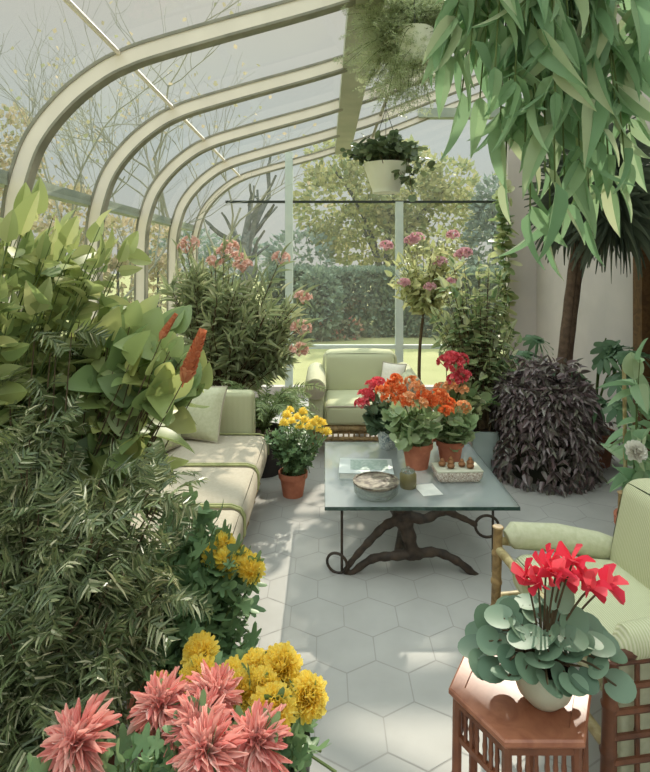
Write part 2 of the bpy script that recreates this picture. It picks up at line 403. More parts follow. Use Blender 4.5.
def place_flowers(src_mesh_mb, plant, name, mat, pts, dirs=None, scales=None):
    """one part per bloom, sharing one mesh"""
    first = None
    for i, p in enumerate(pts):
        d = Vector(dirs[i] if dirs is not None else (0, 0, 1)).normalized()
        q = Vector((0, 0, 1)).rotation_difference(d) @ Matrix.Rotation(random.uniform(0, 6.28), 3, 'Z').to_quaternion()
        if first is None: o = first = src_mesh_mb.build(name, mat, plant.root)
        else: o = first.copy(); COL.objects.link(o); o.parent = plant.root
        o.location = Vector(np.asarray(p)-plant.loc); o.rotation_mode = 'QUATERNION'; o.rotation_quaternion = q
        s = scales[i] if scales is not None else random.uniform(.88, 1.1); o.scale = (s, s, s)
def pompom(R, n=150, w=.34):
    mb = MB(); i = np.arange(n)+.5; z = 1-i/n*1.55; ph = i*2.39996; r = np.sqrt(np.maximum(0, 1-z*z))
    d = np.stack([r*np.cos(ph), r*np.sin(ph), z], 1)
    L = R*(.55+.3*rng.random(n)); pos = d*(R*.4)
    mb.scatter(T['petal'], pos, nrm(d+np.array([0, 0, .25])), -d*.2+np.array([0, 0, 1.])+.1*rng.normal(size=d.shape), L, R*w)
    mb.lathe([(.001, -R*.35), (R*.4, -R*.25), (R*.5, 0), (R*.4, R*.3), (.001, R*.42)], seg=10); return mb
def spider(R, n=110):
    mb = MB(); i = np.arange(n)+.5; el = 80-100*(i/n)**.85; ph = i*2.39996; e = np.radians(el)
    d = np.stack([np.cos(e)*np.cos(ph), np.cos(e)*np.sin(ph), np.sin(e)], 1)
    L = R*(.5+.5*(i/n)**.5)*(1+.14*rng.normal(size=n)); mb.scatter(T['spoon'], d*R*.1, d+.14*rng.normal(size=d.shape), np.array([0, 0, 1.])+.2*rng.normal(size=d.shape), L, R*.155)
    mb.lathe([(.001, -R*.2), (R*.16, -R*.1), (.001, R*.2)], seg=8); return mb
def cluster(R, n=22, pr=.4, npet=5, flat=.7):
    """round head of little five petalled flowers"""
    mb = MB(); d = rdir(n); d[:, 2] = np.abs(d[:, 2])*1.1-.25; d = nrm(d); c = d*R*np.array([1, 1, flat])
    for k in range(n):
        a = nrm(np.cross(d[k], rng.normal(size=3))); b = np.cross(d[k], a)
        for j in range(npet):
            an = 2*PI*j/npet; mb.scatter(T['petal'], [c[k]], a*math.cos(an)+b*math.sin(an)+d[k]*.35, d[k], R*pr, R*pr*.85)
    for k in range(n): mb.tube([np.array([0, 0, -R*.9]), c[k]], R*.035, 3)
    return mb
def cyc_flower(R):
    mb = MB()
    for j in range(5):
        a = 2*PI*j/5+.3*random.random(); d = np.array([math.cos(a)*.6, math.sin(a)*.6, .3+.8*random.random()])
        mb.scatter(T['spoon'], [(0, 0, 0)], d, np.array([math.cos(a+.9), math.sin(a+.9), .5]), R*(1+.2*random.random()), R*.72)
    mb.lathe([(.001, -R*.12), (R*.16, -R*.05), (R*.12, R*.12), (.001, R*.14)], seg=8); return mb

# ------------------------------------------------------------------ the room
XL, XR, YE, YN = -1.75, 2.75, 7.2, -1.2
# hexagon floor
side = .152; ap = side*math.sqrt(3)/2; fl = MB()
fl.box((XL-.1, YN, -.08), (XR+.6, YE+.1, -.0008), 1)
row = 0; y = YN+.05
while y < YE:
    x = XL+(ap if row % 2 else 0)
    while x < XR+.4:
        a = np.radians([30+60*i for i in range(6)]); h = np.stack([x+(side-.003)*np.cos(a), y+(side-.004)*np.sin(a), np.zeros(6)], 1)
        if x+ap < XR+.55 and x-ap > XL-.1 and y+side < YE+.08: fl.add(h, [tuple(range(6))], 0)
        x += 2*ap
    y += 1.5*side; row += 1
struct('floor', fl, ['tile', 'grout'])
w = MB(); w.box((XL-.09, YN, 0), (XL+.02, YE+.05, .45)); struct('wall_left', w, 'plaster')
w = MB(); w.box((XR, 4.86, 0), (XR+.14, YE+.1, 4.26)); w.box((XR, YN, 0), (XR+.14, 3.5, 4.26)); w.box((XR, 3.5, 2.35), (XR+.14, 4.86, 4.26)); struct('wall_right', w, 'plaster')
w = MB(); w.box((XL, YE-.05, 0), (2.4, YE+.07, .14)); w.box((2.38, YE-.05, 0), (XR, YE+.07, 3.66)); struct('wall_back', w, 'plaster')
w = MB(); w.box((XR-.018, 4.86, 0), (XR, YE-.05, .09)); struct('baseboard_right', w, 'mull')
# passage beyond the right-hand opening
w = MB(); w.box((XR+.14, 3.4, 0), (XR+1.2, 3.5, 2.4)); w.box((XR+.14, 4.86, 0), (XR+1.2, 4.96, 2.4)); w.box((XR+1.2, 3.4, 0), (XR+1.3, 4.96, 2.4)); w.box((XR+.14, 3.4, 2.4), (XR+1.3, 4.96, 2.5)); w.box((XR+.14, 3.4, -.05), (XR+1.3, 4.96, .0))
struct('wall_passage', w, 'dark')
w = MB(); w.box((XR-.03, 4.72, 0), (XR+.17, 4.86, 2.4)); w.box((XR-.03, 3.5, 0), (XR+.17, 3.62, 2.4)); w.box((XR-.03, 3.5, 2.32), (XR+.17, 4.86, 2.42)); struct('door_1', w, 'brownwood')
# curved glazing: the profile in X, Z
PROF = [(-1.75, .45), (-1.75, 1.3), (-1.745, 1.85), (-1.735, 2.05), (-1.705, 2.2), (-1.65, 2.37), (-1.585, 2.49), (-1.5, 2.6), (-1.385, 2.715), (-1.23, 2.83),
        (-1.1, 2.895), (-.95, 2.95), (-.57, 3.06), (-.1, 3.19), (.25, 3.3), (.61, 3.42), (1.4, 3.73), (2.75, 4.25)]
def smoothp(pr, n=3):
    p = np.array(pr); out = []
    for i in range(len(p)-1):
        a = p[max(0, i-1)]; b = p[i]; c = p[i+1]; d = p[min(len(p)-1, i+2)]
        for t in np.linspace(0, 1, n, endpoint=False):
            out.append(.5*((2*b)+(c-a)*t+(2*a-5*b+4*c-d)*t*t+(3*b-a-3*c+d)*t**3))
    out.append(p[-1]); return np.array(out)
PS = smoothp(PROF)
tgp = nrm(np.gradient(PS, axis=0)); nrp = np.stack([tgp[:, 1], -tgp[:, 0]], 1)     # inward normal
def sweep(mb, y0, y1, d0, d1, mi=0):
    a = PS+nrp*d0; b = PS+nrp*d1; n = len(PS); v = []
    for i in range(n): v += [(a[i][0], y0, a[i][1]), (a[i][0], y1, a[i][1]), (b[i][0], y1, b[i][1]), (b[i][0], y0, b[i][1])]
    f = [(4*i+k, 4*i+(k+1) % 4, 4*i+4+(k+1) % 4, 4*i+4+k) for i in range(n-1) for k in range(4)]+[(0, 3, 2, 1), (4*n-4, 4*n-3, 4*n-2, 4*n-1)]
    mb.add(v, f, mi)
RIBS = [.9, 1.95, 3.0, 4.05, 5.1, 6.15, 7.2]
for i, y in enumerate(RIBS):
    r = MB(); k = .75 if i == 6 else 1.
    sweep(r, y-.03, y+.03, .0, .085*k, 0); sweep(r, y-.036, y+.036, -.012, .006, 1); sweep(r, y-.036, y+.036, .083*k, .098*k, 1)
    struct('trim_%d' % (i+1), r, ['rib', 'ribedge'], smooth=True)
edges = [YN]+RIBS
for i in range(len(edges)-1):
    g = MB(); v = []; n = len(PS)
    for p, q in zip(PS, nrp): v += [(p[0]-q[0]*.004, edges[i], p[1]-q[1]*.004), (p[0]-q[0]*.004, edges[i+1], p[1]-q[1]*.004)]
    g.add(v, [(2*j, 2*j+1, 2*j+3, 2*j+2) for j in range(n-1)]); struct('window_%d' % (i+1), g, 'glass', smooth=True)
t = MB(); t.box((-1.80, YN, 2.17), (-1.71, YE, 2.245)); struct('trim_8', t, 'rail')
t = MB(); t.tube([(-1.115, YN, 2.885), (-1.115, YE, 2.885)], .014); struct('trim_9', t, 'rib', True)
t = MB(); t.box((.13, YN, 3.17), (.33, YE, 3.27)); struct('trim_10', t, 'beam')
t = MB(); t.tube([(.62, YN, 3.4), (.62, YE, 3.4)], .018); struct('trim_11', t, 'ribedge', True)
t = MB(); t.box((1.22, YE-.08, 3.64), (XR, YE+.05, 3.76)); struct('trim_12', t, 'rail')
for i, x in enumerate((-.47, .97)):
    t = MB(); t.box((x-.05, YE-.04, .14), (x+.05, YE+.04, 3.2 if i == 0 else 2.55)); struct('trim_%d' % (13+i), t, 'mull')
t = MB(); t.box((-1.3, YE-.025, 2.535), (2.4, YE+.02, 2.565)); struct('trim_15', t, 'blackbar')
t = MB(); t.box((XL, YE-.03, .63), (2.4, YE+.03, .68)); struct('trim_16', t, 'mull')
g = MB(); top = [(x, z) for x, z in PS if z > .14]
g.add([(XL, YE, .14)]+[(x, YE, z) for x, z in PS]+[(2.75, YE, .14)], [tuple(range(len(PS)+2))]); struct('window_8', g, 'glass')

# ------------------------------------------------------------------ the garden
g = MB(); g.box((-60, YE+.1, -.3), (60, 90, -.06)); g.box((-60, -30, -.3), (XL-.12, YE+.1, -.06)); o = struct('lawn', g, 'lawn')
def leafcloud(mb, c, r, n, s, kind='tiny', shell=.55):
    p = in_ell(c, r, n, shell); d = nrm((p-np.asarray(c))/np.asarray(r)+.8*rdir(n)); mb.scatter(T[kind], p, d, rdir(n), s*(1+.3*rng.normal(size=n).clip(-2, 2)), s*.7)
def tree(name, label, base, blobs, s, leaf, trunk_r=.12, cat='tree', group=None, n=900):
    base = np.asarray(base, float); root = thing(name, label, cat, tuple(base), 0, group); root['category'] = cat
    mb = MB()
    for c, r in blobs: leafcloud(mb, c, r, int(n*r[0]*r[2]), s)
    mb.build('crown', leaf, root, off=base)
    tr = MB()
    for c, r in blobs:
        q = bez(base+rng.normal(size=3)*[.05, .05, 0], base+[0, 0, (c[2]-base[2])*.6], c, 8); tr.tube(q, np.linspace(trunk_r, trunk_r*.25, 8), 6)
    tr.build('trunk', 'bark', root, off=base); return root
def E(u, v, Y, ru, rv, ry): return (P(u, v, Y), np.array([ru*Y/F, ry, rv*Y/F]))
# hedge
hm = MB(); x0, x1 = P(268, 0, 14)[0], P(560, 0, 14)[0]
n = 15000; p = np.stack([rng.uniform(x0, x1, n), rng.uniform(13.4, 14.8, n), rng.uniform(-.06, 1.5, n)], 1)
p[: n//2, 1] = 13.35+.15*rng.random(n//2); p[n//2:int(n*.7), 2] = 1.42+.16*rng.random(int(n*.7)-n//2)
hm.scatter(T['tiny'], p, nrm(rdir(n)+[0, -.4, .5]), rdir(n), .17, .11)
tag(hm.build('clipped_hedge', 'l_hedge'), 'long clipped green hedge across the far edge of the lawn', 'hedge')
tree('flower_bush', 'small dark bush with red blooms at the foot of the hedge', (P(332, 0, 13)[0], 13, -.06), [(np.array([P(332, 0, 13)[0], 13, .18]), np.array([.8, .25, .28]))], .13, leafmat('bush with red blooms', [(80, 98, 74), (110, 112, 84), (180, 96, 84)], .3, .7, .1), .02, 'bush')
tree('round_bush', 'round dark green bush standing in front of the hedge', (P(322, 0, 13), 13, -.06) if False else (P(318, 0, 12.9)[0], 12.9, -.06), [(np.array([P(318, 0, 12.9)[0], 12.9, .75]), np.array([.55, .45, .82]))], .15, 'l_hedge', .03, 'bush', n=3500)
tree('autumn_tree', 'large yellow green autumn tree beyond the hedge behind the hanging ivy basket', (P(385, 0, 19)[0], 19, -.06),
     [E(345, 205, 19, 52, 42, 1.6), E(395, 185, 19, 48, 44, 1.6), E(430, 220, 19.5, 52, 44, 1.5), E(370, 235, 19, 60, 30, 1.5), E(330, 165, 19, 26, 24, 1.), E(450, 185, 19, 28, 26, 1.)], .23, 'l_tree', .16, n=520)
tree('grey_evergreen', 'grey green evergreen tree beyond the glass at the right end', (P(495, 0, 17)[0], 17, -.06), [E(495, 250, 17, 30, 60, .8), E(492, 205, 17, 16, 30, .5), E(545, 245, 17, 30, 50, .8)], .2, 'l_grey', .1, n=900)
tree('distant_shrub', 'misty grey shrub beyond the left of the lawn', (P(250, 0, 18)[0], 18, -.06), [E(235, 262, 18, 46, 22, .9), E(300, 256, 18, 34, 26, .9), E(190, 255, 18, 40, 26, .9)], .22, 'l_grey', .06, 'bush', n=500)
for i, (u, v, Y, ru, rv, lab) in enumerate([(118, 243, 8.5, 26, 26, 'tawny bush outside the curved glass between the second and third ribs'), (158, 246, 9.5, 20, 24, 'tawny bush outside the curved glass beyond the third rib'),
                                            (14, 150, 8, 24, 44, 'tall tawny bush outside the glass left of the nearest rib'), (70, 215, 7.5, 34, 28, 'tawny bush outside the glass behind the citrus leaves')]):
    b = P(u, v, Y); tree('outside_bush', lab, (b[0], Y, -.06), [E(u, v, Y, ru, rv, .4), E(u+4, v+50, Y, ru*.9, 40, .4)], .11, 'l_bush', .04, 'bush', group='bushes outside the curved glass', n=2200)
def bare(label, base, h, r, seed, spread=.45, levels=5, leaves=0, lean=(0, 0, 1), name='bare_tree'):
    rs = np.random.default_rng(seed); mb = MB(); tips = []
    def go(p, d, L, rr, lv):
        q = [p]; dd = d
        for k in range(4): dd = nrm(dd+.16*rs.normal(size=3)+[0, 0, .05]); q.append(q[-1]+dd*L/4)
        mb.tube(q, np.linspace(rr, rr*.62, 5), 5 if lv > 2 else 3, cap=False); tips.append(q[-1])
        if lv == 0: return
        for k in range(3 if lv > 1 else 2):
            s = q[int(rs.integers(2, 5))]; go(s, nrm(dd+spread*rs.normal(size=3)*[1.2, .8, .6]+[0, 0, .12]), L*rs.uniform(.6, .85), rr*.58, lv-1)
    go(np.asarray(base, float), nrm(lean), h*.36, r, levels)
    root = thing(name, label, 'tree', tuple(base), 0, 'bare trees outside'); mb.build('branches', 'bark' if r > .1 else 'twig', root, off=base)
    if leaves:
        l = MB(); tp = np.array(tips); tp = tp[rs.integers(0, len(tp), leaves)]+.12*rs.normal(size=(leaves, 3)); l.scatter(T['tiny'], tp, rdir(leaves), rdir(leaves), .09, .07); l.build('foliage', 'l_bush', root, off=base)
b = P(98, 200, 7.5); bare('slim bare tree seen through the glass between the first two ribs', (b[0], 7.5, -.06), 5.8, .035, 3, .4, 5)
b = P(200, 200, 10); bare('bare tree with few tawny leaves seen between the second and third ribs', (b[0]-.3, 10.5, -.06), 7.6, .06, 5, .42, 5, 260)
b = P(160, 200, 9); bare('thin bare tree seen through the glass between the third and fourth ribs', (b[0]-.5, 9, -.06), 6, .03, 11, .4, 5, 60)
b = P(245, 262, 13); bare('thick grey many limbed bare tree behind the oleander', (b[0]-.2, 12, -.06), 5.2, .24, 21, .42, 3)
b = P(30, 200, 9); bare('bare tree with tawny leaves outside the glass left of the nearest rib', (b[0], 9.5, -.06), 5.2, .04, 31, .42, 5, 320)

# ------------------------------------------------------------------ furniture
# settee on the left
S = thing('bamboo_settee', 'cream upholstered bamboo settee under the curved glass on the left', 'sofa', (-.9, 3.3, 0))
so = np.array([-.9, 3.3, 0])
ys = [2.30, 2.93, 3.53, 4.17]
for a, b in zip(ys[:-1], ys[1:]):
    m = MB(); m.rbox((-1.3, a+.004, .27), (-.43, b-.004, .455), .06, puff=.012)
    c = m.build('seat_cushion', 'cream', S, off=so)
    for yy in (a+.012, b-.012):
        pm = MB(); pm.tube([(-1.28, yy, .452), (-.8, yy, .457), (-.5, yy, .457), (-.45, yy, .44), (-.428, yy, .40), (-.428, yy, .3)], .007, 6)
        pm.build('piping', 'pipe', c, off=so)
    m = MB(); ca, sa = math.cos(-.2), math.sin(-.2)
    m.rbox((-1.38, a+.006, .44), (-1.2, b-.006, .80), .06, puff=.02); m.build('back_cushion', 'chairgreen', S, off=so)
m = MB(); m.rbox((-1.3, 4.18, .27), (-.545, 4.30, .765), .035, puff=.008); m.build('end_panel', 'greenstripe', S, off=so)
m = MB()
m.cane((-.53, 4.18, .05), (-.53, 4.18, .25), .02); m.cane((-.52, 2.32, .24), (-.52, 4.24, .24), .022, .3); m.cane((-.52, 2.32, .05), (-.52, 4.24, .05), .02, .3)
for k in range(40): yy = 2.36+k*.0475; m.cane((-.525, yy, .05), (-.525, yy, .24), .011, .09, 6)
m.build('bamboo_front', 'bamboo', S, off=so)
m = MB(); m.box((-1.36, 2.30, .22), (-.55, 4.27, .28)); m.build('seat_frame', 'bamboo', S, off=so, smooth=False)
m = MB(); m.cane((-1.38, 2.32, .22), (-1.38, 2.32, .78), .022); m.cane((-1.38, 4.27, .22), (-1.38, 4.27, .78), .022); m.cane((-1.39, 2.30, .78), (-1.39, 4.3, .78), .022, .3); m.build('back_frame', 'bamboo', S, off=so)
m = MB(); m.cane((-.555, 2.28, .0), (-.555, 2.28, .52), .022, .13); m.cane((-1.3, 2.28, .52), (-.555, 2.28, .52), .02); m.cane((-1.3, 2.28, .26), (-.555, 2.28, .26), .02); m.build('arm_frame', 'bamboo', S, off=so)
for x, y in ((-.56, 4.25), (-1.36, 2.3), (-1.36, 4.25), (-.57, 2.3)):
    m = MB(); m.cane((x, y, 0), (x, y, .26), .024, .12); m.build('leg', 'bamboo', S, off=so)
def pillow(label, loc, rot, s=(.40, .40, .13), mat='chairgreen'):
    r = thing('throw_pillow', label, 'pillow', loc); r.rotation_euler = rot
    m = MB(); n = 12; vs = []
    for sg in (-1, 1):
        for i in range(n+1):
            for j in range(n+1):
                u = -1+2*i/n; v = -1+2*j/n; h = (max(0, (1-u*u))*max(0, (1-v*v)))**.4; pin = 1-.08*(u*u*v*v)*0-.06*(1-abs(u*v))
                vs.append((u*s[0]/2*(1-.07*(1-v*v)), sg*s[2]/2*h, v*s[1]/2*(1-.07*(1-u*u))))
    k = (n+1)**2; f = []
    for b in (0, k):
        for i in range(n):
            for j in range(n):
                q = (b+i*(n+1)+j, b+(i+1)*(n+1)+j, b+(i+1)*(n+1)+j+1, b+i*(n+1)+j+1); f.append(q if b == 0 else q[::-1])
    m.add(vs, f); m.build('cushion_cover', mat, r)
    pm = MB(); pts = []
    ring = [(i/n*2-1, -1) for i in range(n)]+[(1, i/n*2-1) for i in range(n)]+[(1-i/n*2, 1) for i in range(n)]+[(-1, 1-i/n*2) for i in range(n)]
    for u, v in ring: pts.append((u*s[0]/2*(1-.07*(1-v*v)), 0, v*s[1]/2*(1-.07*(1-u*u))))
    pm.tube(pts, .006, 6, closed=True); pm.build('piping', 'cream', r)
pillow('pale green pillow with cream piping leaning on the striped settee end', (-.93, 4.04, .655), (math.radians(-20), 0, math.radians(-18)))
pillow('pale green pillow with cream piping leaning on the settee back beside the far corner', (-1.13, 3.72, .66), (math.radians(-18), 0, math.radians(70)))

# armchair by the end glass
A = thing('upholstered_armchair', 'pale green upholstered armchair with rolled arms in front of the end glass', 'armchair', (.36, 5.35, 0))
m = MB(); m.rbox((-.36, -.38, .27), (.36, .24, .47), .05, puff=.02); c = m.build('seat_cushion', 'greenstripe', A)
pm = MB(); pm.tube([(-.35, -.375, .45), (0, -.385, .455), (.35, -.375, .45)], .007); pm.build('piping', 'cream', c)
m = MB(); m.rbox((-.37, .16, .42), (.37, .40, .84), .07, puff=.02, fn=lambda v: v+np.stack([0*v[:, 0], (v[:, 2]-.4)*.22, 0*v[:, 0]], 1)); m.build('backrest', 'greenstripe', A)
for sg in (-1, 1):
    m = MB(); m.rbox((sg*.44-.07, -.34, .2), (sg*.44+.07, .42, .55), .03)
    m.tube([(sg*.45, -.37, .60), (sg*.45, -.36, .60), (sg*.45, .0, .60), (sg*.45, .40, .62), (sg*.45, .41, .62)], [.06, .10, .10, .095, .05], 16)
    arm = m.build('armrest', 'chairgreen', A)
    m = MB(); m.lathe([(.001, 0), (.085, 0), (.09, .012), (.001, .02)], seg=18); d = m.build('arm_scroll', 'cream', arm); d.location = (sg*.45, -.362, .60); d.rotation_euler = (PI/2, 0, 0)
m = MB(); m.cane((-.5, -.37, .25), (.5, -.37, .25), .022, .1); m.cane((-.5, -.37, .16), (.5, -.37, .16), .018, .1)
for k in range(21): m.cane((-.48+k*.048, -.37, .16), (-.48+k*.048, -.37, .25), .009, .09, 6)
m.build('bamboo_front', 'bamboo', A)
m = MB(); m.box((-.5, -.36, .2), (.5, .42, .28)); m.build('seat_frame', 'bamboo', A, smooth=False)
for x, y in ((-.47, -.36), (.47, -.36), (-.47, .4), (.47, .4)):
    m = MB(); m.cane((x, y, 0), (x, y, .25), .024, .12); m.build('leg', 'bamboo', A)
pillow('small white pillow against the right arm of the pale green armchair', (.66, 5.40, .62), (math.radians(-18), 0, math.radians(-35)), (.26, .3, .1), 'whitecloth')

# glass coffee table
TB = np.array([.535, 3.57, 0]); TT = .41
CT = thing('glass_coffee_table', 'square glass coffee table on a gnarled dark iron base', 'coffee table', tuple(TB))
m = MB(); m.box((-.535, -.55, TT-.018), (.535, .55, TT), 0); m.box((-.537, -.552, TT-.019), (.537, -.55, TT+.0005), 1); m.box((-.537, .55, TT-.019), (.537, .552, TT+.0005), 1)
m.box((-.537, -.55, TT-.019), (-.535, .55, TT+.0005), 1); m.box((.535, -.55, TT-.019), (.537, .55, TT+.0005), 1)
m.build('glass_top', ['tabglass', 'tabedge'], CT, smooth=False)
def iron(yy, mir):
    mb = MB(); k = 178.6
    def q(u, v, dy=0): x = (u-325)/k-TB[0]; return np.array([x*mir, yy+dy, 1.75-(v-263)/k])
    def limb(pts, rs):
        pts = np.array(pts); pp = smoothp2(pts, 5); r = np.interp(np.linspace(0, 1, len(pp)), np.linspace(0, 1, len(rs)), rs)
        r = r*(1+.14*np.sin(np.arange(len(pp))*2.1)); mb.tube(pp, r, 8)
    limb([q(402, 506), q(404, 520, .02), q(410, 540), q(414, 560)], [.05, .052, .04, .036])
    limb([q(398, 522), q(385, 530, .02), q(368, 545), q(352, 563), q(344, 575)], [.032, .026, .022, .018, .016])
    limb([q(412, 556), q(392, 556, -.02), q(372, 561), q(352, 575), q(345, 579)], [.034, .026, .024, .018, .012])
    limb([q(416, 556), q(438, 556, .02), q(458, 563), q(476, 577), q(482, 581)], [.034, .026, .024, .02, .012])
    limb([q(406, 516), q(424, 519, -.02), q(444, 513), q(462, 519), q(478, 527)], [.036, .028, .024, .018, .016])
    o = mb.build('iron_limbs', 'iron', CT)
    md = o.modifiers.new('m', 'REMESH'); md.mode = 'VOXEL'; md.voxel_size = .008; md.use_smooth_shade = True
    o.data.polygons.foreach_set('use_smooth', [True]*len(o.data.polygons))
    for u, v, R, tl in ((337, 577, .058, .35), (488, 528, .064, .1)):
        r = MB(); c = q(u, v); c[2] = max(c[2], R*.95+.004); r.torus(c, R, .008, (tl, 1, .1)); r.build('ring', 'iron', CT)
    for u, v0, v1 in ((342, 511, 574), (494, 511, 549)):
        r = MB(); a = q(u, v0); b = q(u, v1); a[2] = TT-.02; b[2] = .008 if v1 > 560 else b[2]
        if v1 < 560: b[2] = .008
        r.tube([a, b], .0075, 8); r.build('strut', 'iron', CT)
    for u in (346, 470):
        r = MB(); a = np.linspace(0, PI, 9); x0 = (u-325)/k-TB[0]
        r.tube([(mir*(x0+.03*math.cos(t)), yy, TT-.019-.03*math.sin(t)) for t in a], .006, 6); r.build('hook', 'iron', CT)
def smoothp2(p, n):
    out = []
    for i in range(len(p)-1):
        a = p[max(0, i-1)]; b = p[i]; c = p[i+1]; d = p[min(len(p)-1, i+2)]
        for t in np.linspace(0, 1, n, endpoint=False): out.append(.5*((2*b)+(c-a)*t+(2*a-5*b+4*c-d)*t*t+(3*b-a-3*c+d)*t**3))
    out.append(p[-1]); return np.array(out)
iron(-.47, 1); iron(.45, -1)
m = MB(); m.tube([(-.12, -.47, .1), (-.06, -.2, .14), (-.09, .1, .12), (.1, .45, .1)], [.03, .024, .024, .03], 8); m.build('stretcher', 'iron', CT)

# things on the coffee table
def on_table(u, v): Y = F*(CZ-TT)/(v-CV); return np.array([(u-CU)*Y/F, Y, TT+.001])
p = on_table(366, 472); B = thing('large_book', 'large flat pale grey book lying on the left of the glass table', 'book', tuple(p), math.radians(-3))
m = MB(); m.rbox((-.17, -.13, 0), (.17, .13, .005), .002); m.rbox((-.17, -.13, .035), (.17, .13, .04), .002); m.rbox((-.172, -.13, 0), (-.165, .13, .04), .003); m.build('cover', 'book', B)
m = MB(); m.box((-.164, -.124, .005), (.164, .124, .035)); m.build('page_block', 'paper', B, smooth=False)
m = MB(); m.box((-.10, -.07, .04), (.14, .10, .0415)); m.build('cover_picture', 'pic', B, smooth=False)
p = on_table(376, 494); D = thing('crystal_bowl', 'round crystal bowl with a dark patterned rim at the front of the glass table', 'bowl', tuple(p))
m = MB(); m.lathe([(.001, 0), (.11, 0), (.128, .02), (.13, .075), (.122, .078), (.118, .02), (.001, .014)], seg=36); m.build('bowl_body', 'crystal', D)
m = MB(); m.lathe([(.122, .068), (.133, .068), (.134, .08), (.122, .081), (.120, .074)], seg=36); m.build('rim', solid('dark rim pattern', (150, 140, 122), (70, 58, 48), 34, .4), D)
m = MB(); m.lathe([(.001, .016), (.09, .018), (.11, .05), (.085, .056), (.001, .06)], seg=30); m.build('contents', 'paper', D)
p = on_table(408, 487); J = thing('candle_jar', 'squat amber glass jar beside the potted begonias on the glass table', 'jar', tuple(p))
m = MB(); m.lathe([(.001, 0), (.046, 0), (.05, .01), (.05, .075), (.04, .09), (.036, .09), (.044, .07), (.044, .01), (.001, .008)]); m.build('jar_body', 'jar', J)
m = MB(); m.lathe([(.001, .088), (.04, .088), (.042, .1), (.015, .108), (.012, .12), (.001, .124)]); m.build('lid', 'crystal', J)
m = MB(); m.lathe([(.001, .009), (.042, .01), (.042, .06), (.001, .062)]); m.build('wax', solid('amber wax', (190, 172, 118)), J)
p = on_table(457, 479); OD = thing('porcelain_dish', 'low white porcelain dish with brown scrollwork on the glass table', 'dish', tuple(p), math.radians(3))
m = MB(); m.rbox((-.15, -.085, .0), (.15, .085, .072), .025, fn=lambda v: v*np.stack([.86+v[:, 2]*2, .82+v[:, 2]*2.4, 1+0*v[:, 2]], 1)); m.build('dish_body', 'ornate', OD)
m = MB(); m.rbox((-.142, -.08, .066), (.142, .08, .076), .004); m.build('rim', 'whitepot', OD)
for i, (dx, dy) in enumerate(((-.09, .01), (-.045, -.03), (-.03, .035), (.03, 0), (.075, -.03), (.09, .03))):
    m = MB(); a = np.linspace(0, 3.2*PI, 22); rr = np.linspace(.014, .004, 22)
    m.lathe([(.001, 0), (.02, .004), (.024, .016), (.016, .028), (.012, .03), (.014, .036), (.007, .046), (.001, .05)], seg=12)
    m.tube(np.stack([np.cos(a)*np.linspace(.022, .004, 22), np.sin(a)*np.linspace(.022, .004, 22), np.linspace(.012, .046, 22)], 1), .003, 5)
    tag(m.build('sea_shell', 'shell', loc=(p[0]+dx, p[1]+dy, TT+.078)), 'small brown shell heaped in the white porcelain dish', 'shell', 'shells in the porcelain dish')
p = on_table(428, 490); m = MB(); m.box((-.06, -.08, 0), (.06, .08, .002)); o = m.build('paper_sheet', 'paper', loc=tuple(p), smooth=False); o.rotation_euler[2] = .2; tag(o, 'small white sheet of paper beside the amber jar', 'paper')

# bamboo armchair on the right
RC = thing('bamboo_armchair', 'bamboo armchair with green striped cushions and brown lattice side on the right', 'armchair', (1.175, 2.09, 0), math.radians(8))
m = MB(); m.rbox((-.34, -.33, .30), (.26, .345, .47), .07, puff=.02, fn=lambda v: v+np.stack([0*v[:, 0], 0*v[:, 0], -(v[:, 0])*.14], 1)); c = m.build('seat_cushion', 'greenstripe', RC)
m = MB(); m.rbox((.10, -.33, .40), (.26, .34, .80), .06, puff=.02, fn=lambda v: v+np.stack([(v[:, 2]-.4)*.22, 0*v[:, 0], 0*v[:, 0]], 1)); m.build('back_cushion', 'greenstripeY', RC)
m = MB(); m.tube([(-.33, .37, .545), (-.30, .37, .555), (-.1, .37, .53), (.1, .37, .48), (.2, .37, .45), (.22, .37, .44)], [.03, .055, .06, .06, .05, .02], 14); m.build('armrest_pad', 'chairgreen', RC)
m = MB(); m.tube([(-.33, -.36, .56), (-.30, -.36, .585), (-.1, -.36, .60), (.15, -.36, .62), (.30, -.36, .63), (.32, -.36, .63)], [.03, .05, .055, .06, .055, .02], 14); m.build('armrest_pad', 'greenstripe', RC)
m = MB(); m.rbox((-.32, -.36, .12), (.32, -.335, .56), .01); m.build('side_upholstery', 'chairgreen', RC)
for x, y, h, mt in ((-.37, .37, .60, 'bamboo'), (-.37, -.385, .56, 'rattan'), (.25, .40, .70, 'bamboo'), (.34, -.39, .66, 'rattan')):
    m = MB(); m.cane((x-.02, y, 0), (x, y, h), .021, .13); m.build('leg', mt, RC)
m = MB()
for z in (.28, .5): m.cane((-.37, -.385, z), (-.37, .37, z), .019, .14)
m.cane((-.37, .385, .53), (.25, .40, .42), .018); m.cane((.25, .40, .28), (.34, -.39, .28), .018); m.cane((-.37, .385, .28), (.25, .4, .28), .018)
m.cane((.25, .40, .66), (.34, -.39, .64), .018); m.build('bamboo_rails', 'bamboolight', RC)
m = MB()
for k in range(10): x = -.36+k*.076; m.cane((x, -.385, .1), (x, -.385, .55+.01*k), .008, .3, 6)
for k in range(7): z = .1+k*.075; m.cane((-.37, -.392, z), (.34, -.392, z), .010, .3, 6)
m.cane((-.37, -.39, .565), (.34, -.39, .65), .017, .2); m.build('lattice_panel', 'rattan', RC)

